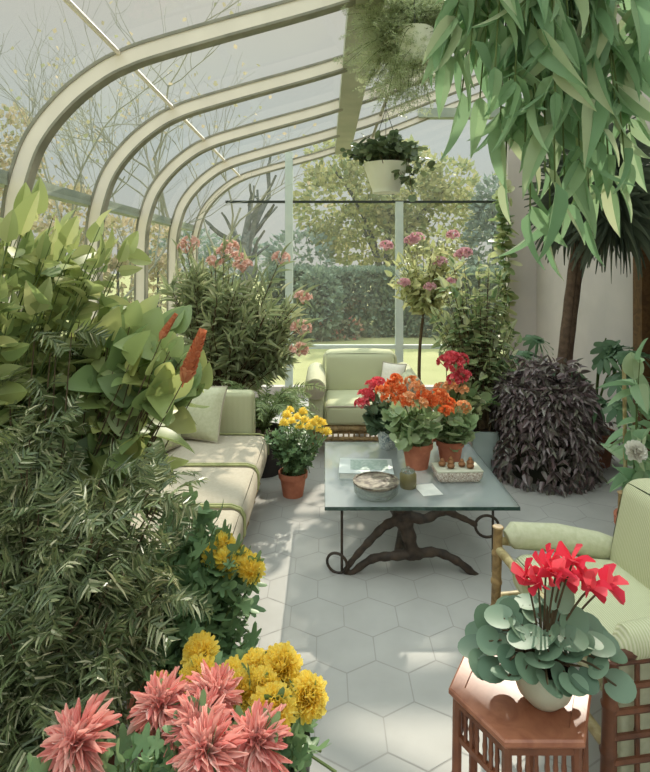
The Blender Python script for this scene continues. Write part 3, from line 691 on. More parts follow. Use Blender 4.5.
# hexagonal side table
HT = .5; ST = thing('hexagonal_side_table', 'reddish brown hexagonal side table with spindle gallery in the right foreground', 'side table', (.575, 1.62, 0), 0)
R = .205; ha = np.radians([60*i for i in range(6)])
def hexr(r, z): return [(r*math.cos(a), r*math.sin(a), z) for a in ha]
m = MB(); v = hexr(R, HT-.024)+hexr(R+.006, HT-.016)+hexr(R+.006, HT-.004)+hexr(R, HT)+hexr(R*.80, HT)+hexr(R*.79, HT-.004)
f = [tuple(range(6))[::-1]]+[(6*i+k, 6*i+(k+1) % 6, 6*i+6+(k+1) % 6, 6*i+6+k) for i in range(5) for k in range(6)]+[tuple(30+k for k in range(6))]
m.add(v, f); m.build('tabletop', 'tablewood', ST, smooth=False)
m = MB()
for z, hh, rr in ((HT-.05, .022, .95), (HT-.15, .016, .94)):
    v = hexr(R*rr, z)+hexr(R*rr, z+hh)+hexr(R*rr-.018, z+hh)+hexr(R*rr-.018, z)
    m.add(v, [(6*i+k, 6*i+(k+1) % 6, (6*i+6) % 24+(k+1) % 6, (6*i+6) % 24+k) for i in range(4) for k in range(6)])
m.build('apron', 'tablewood2', ST, smooth=False)
m = MB()
for k in range(6):
    a = np.array(hexr(R*.90, 0)[k]); b = np.array(hexr(R*.90, 0)[(k+1) % 6])
    for t in (.18, .3, .42, .58, .7, .82): q = a+(b-a)*t; m.cane(q+[0, 0, HT-.14], q+[0, 0, HT-.045], .006, .05, 6)
m.build('spindle_gallery', 'tablewood2', ST)
for q in hexr(R*.90, 0):
    m = MB(); m.cane((q[0]*1.03, q[1]*1.03, 0), (q[0], q[1], HT-.02), .014, .2); m.build('leg', 'tablewood2', ST)

# ------------------------------------------------------------------ house plants: right side
c = Plant('potted_cyclamen', 'red cyclamen in a round white bowl on the hexagonal side table', 'potted plant', (.625, 1.575, HT+.001))
m = MB(); m.lathe([(.001, 0), (.045, 0), (.072, .03), (.086, .07), (.085, .105), (.082, .112), (.075, .108), (.074, .09), (.001, .09)]); m.build('pot', 'whitepot', c.root)
m = MB(); m.lathe([(.001, .095), (.073, .092)], seg=20); m.build('soil', 'soil', c.root); c.base = c.loc+[0, 0, .09]
pt = []
for i in range(62):
    a = 2.4*i; r = .03+.145*((i+.5)/62)**.6; pt.append(c.base+np.array([math.cos(a)*r*1.15, math.sin(a)*r*.8, .155-.15*(r/.185)**2+.018*rng.normal()]))
pt = np.array(pt); c.paths = [bez(c.base, (c.base+q)/2+[0, 0, .06], q, 7) for q in pt]
lv = MB(); d = nrm((pt-c.base)*[1, 1, .1]+.03*rng.normal(size=pt.shape)+[0, 0, -.015]); d[:, 2] -= .25*rng.random(len(d)); lv.scatter(T['heart'], pt-d*.03, d, np.array([0, -.35, 1.])+.35*rng.normal(size=pt.shape), .078*(1+.18*rng.normal(size=len(pt))), .078)
c.part(lv, 'foliage', 'l_cyc')
fp = [P(u, v, Y) for u, v, Y in ((546, 570, 1.56), (526, 576, 1.55), (562, 578, 1.58), (573, 562, 1.56), (552, 562, 1.63), (606, 586, 1.57), (538, 582, 1.52), (590, 588, 1.53), (556, 574, 1.52), (580, 574, 1.6))]
c.paths += [bez(c.base, (c.base+q)/2+[0, 0, .05], q, 7) for q in fp]; c.stems(.003, .003, 'woodstem', 'stems')
place_flowers(cyc_flower(.058), c, 'flower', 'f_red', fp, [(random.uniform(-.5, .5), -.6, .7) for _ in fp])

# dracaena in the tub wreathed by purple trailing leaves
d = Plant('dracaena_tree', 'tall dracaena with two bare trunks rising from a tub hidden by purple trailing leaves', 'potted plant', (1.80, 4.55, 0))
d.pot(.28, .62, 'olivepot', True, .85)
tp = []
for a, b, cc in ((P(557, 366, 4.5), P(568, 300, 4.5), P(580, 215, 4.45)), (P(562, 366, 4.6), P(572, 300, 4.6), P(588, 212, 4.65)),):
    q = bez(a*[1, 1, 0]+[0, 0, .5], b, cc, 14); tp.append(q); m = MB(); m.tube(q, np.linspace(.045, .034, 14)*(1+.05*np.sin(np.arange(14)*3)), 10); d.part(m, 'trunk', 'trunk')
bl = MB()
for hd, n, R in ((P(578, 200, 4.45), 190, .43), (P(598, 190, 4.4), 210, .43), (P(612, 180, 4.2), 200, .42), (P(594, 165, 4.4), 170, .42), (P(616, 212, 4.15), 140, .40)):
    i = np.arange(n); a = i*2.4; el = np.radians(85-130*(i/n)); dd = np.stack([np.cos(el)*np.cos(a), np.cos(el)*np.sin(a), np.sin(el)], 1)
    bl.scatter(T['blade'], hd+dd*.04-np.array([0, 0, 1])*(i/n*.12)[:, None], dd+.1*rng.normal(size=dd.shape), np.array([0, 0, 1.]), R*(.75+.25*rng.random(n)), .022)
    m = MB(); m.tube(bez(tp[0][-1], (tp[0][-1]+hd)/2, hd, 6), .03, 8); d.part(m, 'branch', 'trunk')
d.part(bl, 'crown', 'l_drac')
zb = MB(); zp = []
for k in range(380):
    a = rng.uniform(0, 2*PI); r = .285+.05*rng.random(); s0 = d.loc+np.array([math.cos(a)*.2, math.sin(a)*.2, .60]); ln = rng.uniform(.15, .8)
    s1 = d.loc+np.array([math.cos(a)*(r+.02), math.sin(a)*(r+.02), .66+.12*rng.random()]); s2 = d.loc+np.array([math.cos(a)*(r+.05*rng.random()), math.sin(a)*(r+.04*rng.random()), max(.03, .64-ln)])
    s2[:2] += np.array([math.cos(a), math.sin(a)])*.07*(ln > .45)
    zp.append(np.concatenate([bez(s0, s0+[0, 0, .18], s1, 5)[:-1], bez(s1, s1+np.array([math.cos(a)*.05, math.sin(a)*.05, -.05]), s2, 7)]))
for k in range(60):
    s0 = d.loc+np.array([rng.uniform(-.2, .2), rng.uniform(-.2, .2), .55]); zp.append(bez(s0, s0+[0, 0, .25], s0+[rng.uniform(-.2, .2), rng.uniform(-.2, .2), rng.uniform(.2, .42)], 7))
leaves_on(zb, zp, 'ovate', 20, .066, .028, .15, .9, .4, .15)
d.part(zb, 'underplanting', 'l_zeb')

f = Plant('split_leaf_philodendron', 'deeply split philodendron in a terracotta pot against the white wall', 'potted plant', (2.36, 4.80, 0))
f.pot(.16, .29, 'terradark')
def splits(pl, pts, L):
    pl.paths += [bez(pl.base, pl.base+[0, 0, .3*np.linalg.norm(q-pl.base)]+(q-pl.base)*[.1, .1, .4], q, 10) for q in pts]; pl.stems(.011, .006)
    lv = MB()
    for q in pts: dd = nrm((q-pl.base)*[1, 1, 0]+rng.normal(size=3)*.1+[0, -.25, -.15]); lv.scatter(T['phil'], [q-dd*.05], dd, nrm(np.array([0, -.75, .7])+.2*rng.normal(size=3)), L*rng.uniform(.85, 1.15), L)
    pl.part(lv, 'foliage', 'l_phil')
splits(f, [P(600, 352, 4.75), P(580, 372, 4.7), P(616, 372, 4.5), P(606, 338, 4.75), P(572, 385, 4.7), P(595, 392, 4.5), P(630, 350, 4.45), P(614, 400, 4.4)], .40)
zb = MB(); zp = [bez(f.base, f.base+[0, 0, .14], f.base+[math.cos(a)*r, math.sin(a)*r, z], 7) for a, r, z in zip(rng.uniform(0, 6.28, 46), rng.uniform(.1, .22, 46), rng.uniform(-.14, .12, 46))]
leaves_on(zb, zp, 'ovate', 18, .06, .026, .0); f.part(zb, 'underplanting', 'l_zeb')
f2 = Plant('split_leaf_philodendron', 'deeply split philodendron behind the dracaena tub near the end glass', 'potted plant', (2.05, 5.75, 0)); f2.pot(.16, .3, 'terra')
splits(f2, [P(526, 350, 5.6), P(515, 372, 5.6), P(535, 335, 5.7), P(508, 355, 5.5), P(540, 372, 5.6)], .36)

# climbing plant with a white bloom, on a stake at the right edge
w = Plant('staked_climber', 'broad leaved climber on a pale bamboo stake with one white bloom at the right edge', 'potted plant', (1.86, 3.25, 0)); w.pot(.13, .25, 'terra')
m = MB(); m.cane(w.base-[0.08, 0, .08], P(624, 365, 3.2), .011, .2); w.part(m, 'stake', 'bamboolight')
w.grow([P(u, v, 3.2+.15*rng.normal()) for u, v in ((634, 380), (640, 400), (632, 420), (642, 440), (636, 465), (628, 480), (645, 470), (640, 360), (648, 420))]); w.stems()
lv = MB(); leaves_on(lv, w.paths, 'ovate', 8, .17, .085, .45, .8, .3, .5); w.part(lv, 'foliage', 'l_hang')
place_flowers(pompom(.05, 60, .6), w, 'flower', 'f_white', [P(635, 451, 2.86)], [(-.1, -.9, .4)])

# climber in the pale planter in front of the end glass corner
k = Plant('climbing_shrub', 'leafy light green shrub in a pale blue grey planter behind the glass table', 'potted plant', (1.32, 4.62, 0))
m = MB(); m.rbox((-.11, -.11, 0), (.11, .11, .36), .012); m.build('pot', 'greypot', k.root); m = MB(); m.box((-.09, -.09, .355), (.09, .09, .37)); m.build('soil', 'soil', k.root, smooth=False); k.base = k.loc+[0, 0, .37]
ends = np.concatenate([in_ell(*E(470, 300, 5.0, 40, 50, .25), 60, .1), in_ell(*E(485, 355, 4.85, 36, 42, .25), 50, .1), in_ell(*E(455, 340, 4.9, 28, 40, .2), 24, .1)])
k.grow(ends, lift=.3); k.stems(.006, .002, 'woodstem')
lv = MB(); leaves_on(lv, k.paths, 'ovate', 13, .085, .045, .45, .8, .3, .3); k.part(lv, 'foliage', 'l_varie')
ld = MB(); dp = stem_paths(k.base, in_ell(*E(486, 405, 4.75, 16, 14, .1), 16)); leaves_on(ld, dp, 'ovate', 12, .09, .05, .3); k.part(ld, 'lower_leaves', 'l_zeb')
v = Plant('corner_vine', 'slender vine climbing the white corner post beside the end glass', 'vine', (2.3, 6.9, 0)); v.pot(.15, .28, 'terra')
for q in range(5):
    x = 2.26+.07*rng.normal(size=12); v.paths.append(np.stack([np.linspace(2.3, 2.24, 12)+.04*rng.normal(size=12), 6.95+.05*rng.normal(size=12), np.linspace(.25, 2.75+.3*rng.normal(), 12)], 1))
v.stems(.006, .003); lv = MB(); leaves_on(lv, v.paths, 'heart', 34, .13, .11, .2, .9, .1, .5); v.part(lv, 'foliage', 'l_varie')

# standard lantana
s = Plant('standard_lantana', 'slim standard tree with mauve pink flower heads in front of the end glass', 'potted plant', (1.04, 6.05, 0)); s.pot(.17, .3, 'terra')
tk = bez(s.base, s.base+[-.02, 0, .5], P(423, 318, 6.0), 10); m = MB(); m.tube(tk, np.linspace(.02, .016, 10), 8); s.part(m, 'trunk', 'woodstem')
ends = in_ell(*E(428, 272, 6.0, 40, 44, .4), 90, .3); s.paths = [bez(tk[-1], tk[-1]+[0, 0, .1], e, 8) for e in ends]; s.stems(.005, .002, 'woodstem')
lv = MB(); leaves_on(lv, s.paths, 'ovate', 15, .085, .048, .35, .8, .3, .2, upj=.8); s.part(lv, 'foliage', 'l_lant')
place_flowers(cluster(.055, 20, .5), s, 'flower_head', 'f_lantana', [P(u, v, Y) for u, v, Y in ((386, 246, 5.75), (417, 238, 5.7), (453, 235, 5.8), (404, 283, 5.65), (430, 287, 5.6), (461, 255, 5.8), (465, 253, 5.7), (440, 262, 5.65), (411, 241, 5.7), (452, 283, 5.7))])

# begonias, cyclamen, geranium around the table
def begonia(label, u, v, r, h, ends, fl, mats, group=None, leaf='l_ger', pm='terra', name='potted_begonia'):
    b = Plant(name, label, 'potted plant', on_table(u, v)); b.pot(r, h, pm)
    b.grow(ends, spread=.02, lift=.4); b.paths += [bez(b.base, (b.base+q)/2+[0, 0, .06], q, 7) for q, _ in fl]
    b.stems(.004, .002); lv = MB(); leaves_on(lv, b.paths[:len(ends)], 'round', 7, .082, .082, .45, .9, .2, .25); b.part(lv, 'foliage', leaf)
    for k_, mt in enumerate(mats):
        pts = [q for q, i in fl if i == k_]
        if pts: place_flowers(cluster(.042, 16, .6), b, 'flower_head', mt, pts)
    return b
begonia('orange begonia in a terracotta pot on the glass table, left of the pair', 417, 467, .098, .165, list(in_ell(*E(412, 424, 3.6, 32, 20, .16), 46, .1)),
        [(P(u, v, Y), i) for u, v, Y, i in ((398, 390, 3.6, 0), (408, 398, 3.5, 1), (417, 388, 3.6, 1), (424, 396, 3.5, 0), (433, 402, 3.5, 0), (412, 382, 3.7, 1), (420, 404, 3.45, 1), (438, 396, 3.6, 0), (403, 402, 3.5, 0))], ['f_orange', 'f_peach'])
begonia('orange begonia in a smaller terracotta pot on the glass table, right of the pair', 450, 463, .088, .155, list(in_ell(*E(453, 424, 3.72, 28, 20, .16), 40, .1)),
        [(P(u, v, Y), i) for u, v, Y, i in ((448, 404, 3.7, 0), (441, 398, 3.75, 1), (462, 408, 3.7, 1), (446, 412, 3.6, 0))], ['f_orange', 'f_peach'])
begonia('rose red cyclamen in a blue and white pot at the back of the glass table', 388, 447, .085, .15, list(in_ell(*E(382, 414, 3.95, 24, 14, .14), 44, .1)),
        [(P(u, v, Y), i) for u, v, Y, i in ((372, 386, 3.95, 0), (383, 390, 3.85, 1), (378, 383, 4.0, 0), (392, 387, 3.9, 1), (366, 396, 3.9, 0), (388, 398, 3.8, 1), (362, 404, 3.85, 0), (395, 380, 3.95, 1))], ['f_rose', 'f_orange'], leaf='l_dark', pm='bluepot', name='potted_cyclamen')
g = Plant('potted_geranium', 'tall geranium with red and peach blooms standing behind the glass table', 'potted plant', (1.02, 4.54, 0)); g.pot(.14, .28, 'terra')
g.grow(list(in_ell(*E(462, 400, 4.5, 30, 22, .2), 44, .1))); fl = [P(u, v, Y) for u, v, Y in ((446, 362, 4.45), (455, 368, 4.4), (463, 376, 4.4), (452, 358, 4.5), (460, 360, 4.5), (455, 380, 4.35))]
fl2 = [P(u, v, Y) for u, v, Y in ((450, 386, 4.3), (462, 390, 4.3), (441, 388, 4.35))]
g.paths += [bez(g.base, (g.base+q)/2+[0, 0, .1], q, 7) for q in fl+fl2]; g.stems(.005, .003)
lv = MB(); leaves_on(lv, g.paths[:44], 'round', 8, .095, .095, .45); g.part(lv, 'foliage', 'l_varie')
place_flowers(cluster(.05, 18, .55), g, 'flower_head', 'f_rose', fl); place_flowers(cluster(.045, 16, .55), g, 'flower_head', 'f_peach', fl2)

# ------------------------------------------------------------------ hanging plants
def hanger(pl, rim_z, r, top, mat='wire'):
    m = MB()
    for k_ in range(3): a = 2*PI*k_/3+.4; m.tube([pl.loc+[r*math.cos(a), r*math.sin(a), rim_z], np.array([pl.loc[0], pl.loc[1], min(top, pl.loc[2]+rim_z+.42)])], .0025, 5)
    m.tube([(pl.loc[0], pl.loc[1], min(top, pl.loc[2]+rim_z+.42)), (pl.loc[0], pl.loc[1], top)], .0035, 5); pl.part(m, 'hanger_wire', mat)
def roofz(x): return float(np.interp(x, PS[20:, 0], PS[20:, 1]))
q = P(386, 193, 4.1); i = Plant('hanging_ivy_basket', 'dark trailing ivy in a white cone shaped hanging pot before the end glass', 'hanging plant', q)
m = MB(); m.lathe([(.001, 0), (.10, 0), (.105, .035), (.11, .04), (.165, .2), (.172, .215), (.16, .215), (.15, .19), (.001, .19)]); m.build('pot', 'hangpot', i.root)
m = MB(); m.lathe([(.001, .195), (.15, .19)], seg=20); m.build('soil', 'soil', i.root); i.base = i.loc+[0, 0, .19]
ends = np.concatenate([in_ell(*E(385, 150, 4.1, 44, 14, .25), 80, .2), np.array([P(430, 168, 4.0), P(425, 158, 4.1), P(408, 185, 3.9), P(412, 195, 3.95), P(345, 150, 4.1), P(352, 160, 4.05), P(400, 175, 3.9), P(420, 172, 4.0)])])
i.grow(ends, lift=.7, spread=.06); i.stems(.003, .0015, 'woodstem'); lv = MB(); leaves_on(lv, i.paths, 'heart', 12, .055, .05, .4, .9, .2, .3); i.part(lv, 'foliage', 'l_ivy')
hanger(i, .21, .165, roofz(q[0])-.1)

q = P(414, 64, 2.9); a = Plant('hanging_asparagus_fern', 'feathery asparagus fern in a white hanging pot below the ridge beam', 'hanging plant', q)
m = MB(); m.lathe([(.001, 0), (.075, 0), (.1, .16), (.104, .17), (.095, .17), (.09, .15), (.001, .15)]); m.build('pot', 'hangpot', a.root)
m = MB(); m.lathe([(.001, .155), (.09, .15)], seg=20); m.build('soil', 'soil', a.root); a.base = a.loc+[0, 0, .15]
ends = np.concatenate([in_ell(*E(385, 25, 3.0, 46, 34, .25), 80, .2), in_ell(*E(408, 96, 2.9, 34, 24, .2), 36, .2), in_ell(*E(372, 60, 3.0, 34, 44, .2), 44, .2), in_ell(*E(450, 15, 3.0, 36, 24, .2), 40, .2)])
a.grow(ends, lift=.6, spread=.05); a.stems(.002, .001)
lv = MB()
for p_ in a.paths:
    for t in range(3, 10):
        for r_ in range(3):
            e = p_[t]+rdir(1)[0]*.085*[1, 1, .6]; frond(lv, bez(p_[t], (p_[t]+e)/2+[0, 0, .01], e, 4), .02, .0045, 9, 'tiny', .5)
a.part(lv, 'foliage', 'l_asp'); hanger(a, .165, .1, roofz(q[0])-.1)

q = np.array([.80, 2.05, 2.86]); hp = Plant('hanging_basket_plant', 'large hanging plant with long drooping soft green leaves at the upper right', 'hanging plant', q)
m = MB(); m.lathe([(.001, 0), (.12, 0), (.17, .08), (.19, .18), (.195, .2), (.18, .2), (.17, .17), (.001, .17)]); m.build('pot', 'hangpot', hp.root)
m = MB(); m.lathe([(.001, .175), (.17, .17)], seg=20); m.build('soil', 'soil', hp.root); hp.base = hp.loc+[0, 0, .17]
hang = []
for u, v, Y in [(u, v, Y) for u, v, Y in ((448, 60, 2.05), (462, 100, 2.1), (470, 60, 1.95), (480, 105, 2.0), (500, 130, 2.05), (515, 90, 1.9), (505, 190, 2.1), (525, 150, 2.0), (530, 220, 2.0), (545, 180, 1.95), (550, 240, 2.05), (560, 130, 2.1), (565, 215, 2.0), (580, 170, 2.0), (590, 225, 2.05), (600, 150, 1.95), (610, 190, 2.1), (615, 110, 2.0), (625, 170, 2.0), (595, 90, 2.1), (540, 80, 2.15), (485, 30, 2.1), (570, 60, 1.9), (620, 60, 2.1), (455, 30, 2.0), (530, 30, 1.9), (600, 30, 2.0), (575, 120, 2.15), (510, 50, 2.15), (640, 110, 2.1), (640, 40, 2.0), (555, 100, 1.85), (495, 75, 1.9), (590, 190, 2.15), (555, 190, 1.9), (535, 110, 1.9), (630, 140, 2.15))]:
    e = P(u, v-8, Y); top = hp.base+(e-hp.base)*[.7, .7, 0]+[0, 0, .12]; hang.append(bez(hp.base+[.05*rng.normal(), .05*rng.normal(), 0], top+[0, 0, .12], e, 12))
hp.paths = hang; hp.stems(.005, .003, 'stem')
lv = MB()
leaves_on(lv, hang, 'long', 21, .205, .06, .2, .8, .35, .75, lv=.24, upj=.8, upb=(0, -.6, .6)); hp.part(lv, 'foliage', 'l_hang'); hanger(hp, .19, .18, roofz(.8)-.1)

# ------------------------------------------------------------------ left plants
# oleander
o = Plant('potted_oleander', 'tall oleander with pale pink flowers in the far left corner', 'potted plant', (-1.0, 5.1, 0)); o.pot(.24, .4, 'terra')
ends = np.concatenate([in_ell(*E(240, 310, 5.0, 58, 52, .4), 90, .1), in_ell(*E(192, 285, 5.0, 26, 40, .3), 40, .1), in_ell(*E(278, 340, 4.95, 28, 38, .25), 34, .1)])
o.grow(ends, spread=.08, lift=.3); fl = [P(u, v, Y) for u, v, Y in ((190, 243, 4.8), (186, 248, 4.85), (224, 253, 4.8), (238, 258, 4.75), (243, 266, 4.7), (281, 258, 4.8), (303, 298, 4.75), (301, 328, 4.7), (299, 350, 4.7), (215, 262, 4.75), (230, 247, 4.9))]
o.paths += stem_paths(o.base, fl, .08, .3); o.stems(.008, .003, 'woodstem')
lv = MB(); leaves_on(lv, o.paths, 'lance', 17, .15, .025, .5, .7, .75, .15); o.part(lv, 'foliage', 'l_olean')
place_flowers(cluster(.065, 14, .5), o, 'flower_head', 'f_oleander', fl)
# fern beside the black pot
fe = Plant('potted_fern', 'arching light green fern in a black pot beyond the settee end', 'potted plant', (-.52, 4.62, 0)); fe.pot(.19, .36, 'blackpot', False, .8)
lv = MB()
for k_ in range(46):
    a = rng.uniform(0, 2*PI); L = rng.uniform(.35, .62); e = fe.base+np.array([math.cos(a)*L, math.sin(a)*L*.8, rng.uniform(.05, .5)]); pth = bez(fe.base, fe.base+(e-fe.base)*[.4, .4, 0]+[0, 0, .5], e, 9); fe.paths.append(pth); frond(lv, pth, .075, .013, 24)
fe.stems(.004, .002); fe.part(lv, 'foliage', 'l_fern')
# yellow mum in terracotta
ym = Plant('potted_chrysanthemum', 'yellow chrysanthemum in a small terracotta pot on the floor beside the glass table', 'potted plant', (P(293, 0, 4.15)[0], 4.15, 0)); ym.pot(.105, .18, 'terra')
ends = in_ell(*E(294, 443, 4.1, 30, 28, .2), 85, .05); ym.grow(ends, lift=.2, spread=.04); fl = [P(u, v, Y) for u, v, Y in ((287, 416, 4.05), (297, 418, 4.0), (305, 421, 3.98), (313, 424, 4.0), (320, 430, 3.98), (327, 433, 4.0), (309, 428, 3.92), (292, 422, 3.95), (317, 421, 4.1), (300, 427, 3.9), (284, 424, 3.98), (303, 413, 4.15), (322, 424, 4.1), (290, 411, 4.15))]
ym.paths += stem_paths(ym.base, fl, .03, .2); ym.stems(.003, .002); lv = MB(); leaves_on(lv, ym.paths, 'mumleaf', 13, .052, .046, .3, .9, .3, .3); ym.part(lv, 'foliage', 'l_mum')
place_flowers(pompom(.034, 60), ym, 'flower', 'f_yellow', fl)

# citrus at the left edge
ct = Plant('citrus_shrub', 'tall shrub with large light green leaves at the left edge near the first rib', 'potted plant', (-1.28, 1.75, 0)); ct.pot(.2, .36, 'terra')
ends = np.concatenate([in_ell(*E(45, 240, 1.95, 62, 44, .25), 26, .1), in_ell(*E(95, 265, 2.1, 42, 28, .2), 14, .1), in_ell(*E(10, 300, 1.8, 34, 40, .25), 9, .1), in_ell(*E(50, 280, 2.1, 60, 26, .2), 12, .1), in_ell(*E(8, 215, 1.9, 24, 30, .2), 8, .1)])
ct.grow(ends, spread=.06, lift=.35); ct.stems(.008, .0015, 'stem'); lv = MB(); leaves_on(lv, ct.paths, 'ovate', 9, .092, .046, .45, .8, .5, .15, upj=.75, upb=(.2, -.6, .7), lv=.35); ct.part(lv, 'foliage', 'l_citrus')
# broad leaved bush with orange spikes
bb = Plant('shrimp_plant', 'bushy broad leaved plant with rust orange flower spikes in front of the settee', 'potted plant', (-.98, 1.98, 0)); bb.pot(.2, .34, 'terra')
ends = np.concatenate([in_ell(*E(125, 360, 2.2, 62, 46, .25), 44, .1), in_ell(*E(125, 375, 1.95, 64, 44, .12), 34, .1), in_ell(*E(150, 395, 2.4, 40, 34, .2), 22, .1), in_ell(*E(60, 390, 2.1, 60, 50, .25), 32, .1), in_ell(*E(182, 380, 2.35, 24, 26, .12), 9, .1), in_ell(*E(110, 335, 2.1, 50, 30, .15), 14, .1)])
bb.grow(ends, spread=.06, lift=.35); sp = [P(186, 376, 1.80), P(164, 333, 1.84)]
bb.paths += stem_paths(bb.base, sp, .04, .3); bb.stems(.007, .0015, 'woodstem'); lv = MB(); leaves_on(lv, bb.paths[:-2], 'ovate', 7, .098, .078, .5, .85, .3, .2, upj=.6, upb=(.2, -.6, .7), lv=.35); bb.part(lv, 'foliage', 'l_broad')
def spike(L):
    m = MB()
    for t in np.linspace(0, 1, 14):
        for j in range(4): a = j*PI/2+t*9; m.scatter(T['petal'], [(0, 0, L*(t-.5))], np.array([math.cos(a), math.sin(a), .9]), np.array([0, 0, 1.]), L*.28*(1.1-t*.5), L*.26*(1.1-t*.5))
    m.tube([(0, 0, -L*.6), (0, 0, L*.5)], .003, 5); return m
place_flowers(spike(.19), bb, 'flower_spike', 'f_shrimp', [P(192, 360, 1.79), P(167, 328, 1.83)], [(.35, -.1, .9), (.5, .1, .8)], [.86, .45])
# dark feathery shrub in front
pc = Plant('feathery_podocarpus', 'dark green feathery shrub filling the lower left', 'potted plant', (-.80, 1.50, 0)); pc.pot(.2, .32, 'terradark')
ends = np.concatenate([in_ell(*E(75, 510, 1.6, 100, 40, .22), 40, .1), in_ell(*E(82, 575, 1.5, 92, 56, .2), 48, .1), in_ell(*E(36, 660, 1.4, 80, 60, .18), 32, .1), in_ell(*E(105, 645, 1.5, 50, 40, .15), 20, .1), in_ell(*E(15, 455, 1.6, 50, 24, .2), 12, .1), in_ell(*E(45, 345, 1.85, 50, 16, .1), 5, .1)])
pc.grow(ends, spread=.06, lift=.3); pc.stems(.006, .002, 'woodstem'); lv = MB()
for p_ in pc.paths:
    for k_ in range(7):
        t = rng.integers(4, 10); tg = nrm(p_[min(9, t)]-p_[t-1]); r_ = rdir(1)[0]; e = p_[t]+nrm(tg*.6+r_*.8+[.15, -.1, -.1])*rng.uniform(.10, .18)
        frond(lv, bez(p_[t], (p_[t]+e)/2+[0, 0, .02], e, 6), .056, .0078, 12, flat=.25)
pc.part(lv, 'foliage', 'l_podo')
# leafy mum with yellow blooms beside the settee
gm = Plant('potted_chrysanthemum', 'leafy chrysanthemum with yellow blooms by the near end of the settee', 'potted plant', (-.50, 1.92, 0)); gm.pot(.17, .26, 'terra')
ends = np.concatenate([in_ell(*E(208, 590, 1.85, 50, 50, .2), 60, .1), in_ell(*E(190, 535, 1.95, 34, 34, .2), 30, .1), in_ell(*E(225, 640, 1.85, 30, 34, .15), 20, .1), in_ell(*E(165, 610, 1.75, 40, 60, .15), 30, .1)])
gm.grow(ends, spread=.06, lift=.25); fl = [P(u, v, Y) for u, v, Y in ((224, 544, 1.9), (236, 556, 1.88), (251, 570, 1.85), (216, 556, 1.88), (228, 562, 1.84), (244, 561, 1.92))]
gm.paths += stem_paths(gm.base, fl, .04, .25); gm.stems(.005, .002); lv = MB(); leaves_on(lv, gm.paths, 'mumleaf', 12, .085, .066, .35, .9, .3, .35); gm.part(lv, 'foliage', 'l_mum')
place_flowers(pompom(.040, 90), gm, 'flower', 'f_yellow', fl, [(.1, -.5, .8)]*6)
# foreground tub: yellow pompoms
yt = Plant('potted_chrysanthemum', 'yellow pompom chrysanthemums in a dark olive tub in the left foreground', 'potted plant', (-.21, 1.33, 0)); yt.pot(.165, .60, 'olivepot', True, .8)
fl = [P(u, v, Y) for u, v, Y in ((201, 655, 1.42), (200, 678, 1.36), (282, 668, 1.36), (257, 672, 1.38), (272, 711, 1.24), (308, 697, 1.30), (246, 690, 1.30), (234, 680, 1.36), (262, 690, 1.30), (160, 682, 1.42))]
yt.grow(np.concatenate([in_ell(*E(270, 735, 1.32, 44, 26, .1), 46, .1), in_ell(*E(225, 715, 1.36, 46, 26, .1), 26, .1)]), spread=.06, lift=.1); yt.paths += stem_paths(yt.base, fl, .05, .15); yt.stems(.004, .002)
lv = MB(); leaves_on(lv, yt.paths, 'mumleaf', 9, .07, .055, .4, .9, .3, .3); yt.part(lv, 'foliage', 'l_mum')
place_flowers(pompom(.044, 170), yt, 'flower', 'f_yellow', fl, [(random.uniform(-.2, .2), -.55, .75) for _ in fl], [1, 1, 1.05, 1., 1.1, .98, .95, .95, .95, .5])
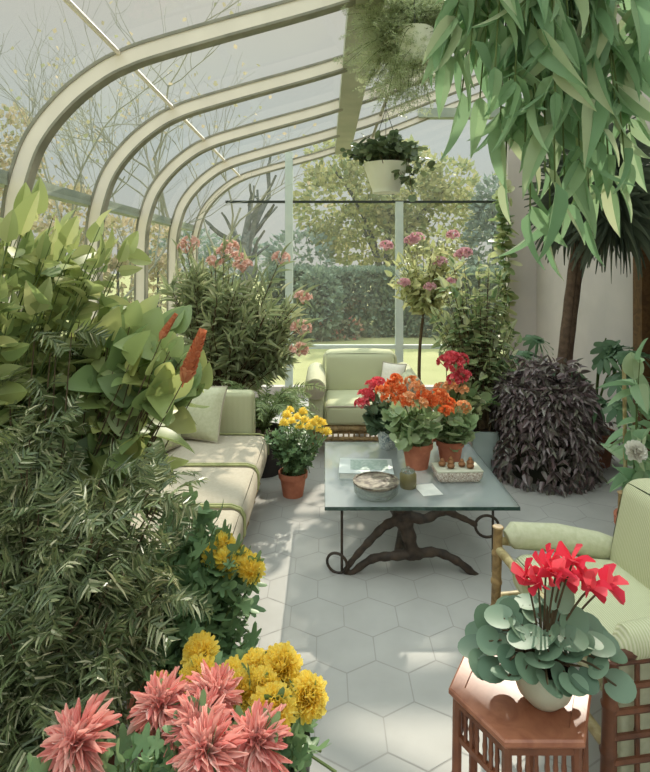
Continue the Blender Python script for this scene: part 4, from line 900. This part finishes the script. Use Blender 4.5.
# foreground pink spider mums
pk = Plant('potted_chrysanthemum', 'pink spidery chrysanthemums at the bottom left foreground', 'potted plant', (-.42, 1.05, 0)); pk.pot(.17, .46, 'terradark')
fl = [P(u, v, Y) for u, v, Y in ((78, 742, 1.12), (162, 706, 1.2), (213, 697, 1.22), (196, 728, 1.12), (258, 742, 1.1), (208, 752, 1.05))]
pk.grow(np.concatenate([in_ell(*E(170, 765, 1.12, 80, 22, .1), 40, .1), in_ell(*E(80, 775, 1.1, 40, 16, .1), 12, .1)]), spread=.06, lift=.1); pk.paths += stem_paths(pk.base, fl, .05, .15); pk.stems(.004, .002)
lv = MB(); leaves_on(lv, pk.paths, 'mumleaf', 8, .07, .055, .4, .9, .3, .3); pk.part(lv, 'foliage', 'l_mum')
place_flowers(spider(.074, 130), pk, 'flower', 'f_pink', fl, [(random.uniform(-.3, .3), -.6, .7) for _ in fl], [.98, .88, .88, .88, .9, .9])

# ------------------------------------------------------------------ light and camera
wd = bpy.data.worlds.new('sky'); sc.world = wd; wd.use_nodes = True; nt = wd.node_tree; nt.nodes.clear()
out = nt.nodes.new('ShaderNodeOutputWorld'); bg = nt.nodes.new('ShaderNodeBackground'); tc = nt.nodes.new('ShaderNodeTexCoord'); sp_ = nt.nodes.new('ShaderNodeSeparateXYZ'); cr = nt.nodes.new('ShaderNodeValToRGB')
nt.links.new(tc.outputs['Generated'], sp_.inputs[0]); nt.links.new(sp_.outputs['Z'], cr.inputs[0]); nt.links.new(cr.outputs[0], bg.inputs[0]); nt.links.new(bg.outputs[0], out.inputs[0])
e = cr.color_ramp.elements; e[0].position = 0.; e[0].color = (.25, .255, .23, 1); e[1].position = .42; e[1].color = (.258, .255, .225, 1); x = e.new(.2); x.color = (.235, .262, .252, 1)
x = e.new(.62); x.color = (.76, .86, .86, 1); x = e.new(1.); x.color = (1.28, 1.46, 1.48, 1)
bg.inputs[1].default_value = 2.1
sun = bpy.data.lights.new('sun', 'SUN'); so_ = bpy.data.objects.new('sun', sun); COL.objects.link(so_); sun.energy = 5.2; sun.angle = math.radians(.9); sun.color = (1., .93, .80)
so_.rotation_euler = Vector((-.5, -1.33, -1.)).to_track_quat('-Z', 'Y').to_euler(); so_.location = (6, 14, 10)
cam = bpy.data.cameras.new('camera'); co = bpy.data.objects.new('camera', cam); COL.objects.link(co); sc.camera = co
co.location = (0, 0, CZ); co.rotation_euler = (PI/2, 0, 0); cam.sensor_fit = 'AUTO'; cam.sensor_width = 36; cam.lens = F/772*36; cam.shift_y = -(386-CV)/772; cam.clip_start = .05
sc.view_settings.view_transform = 'Standard'; sc.view_settings.look = 'None'; sc.view_settings.gamma = 1; sc.view_settings.use_curve_mapping = False; sc.view_settings.exposure = .08
sc.cycles.transparent_max_bounces = 24; sc.cycles.max_bounces = 10
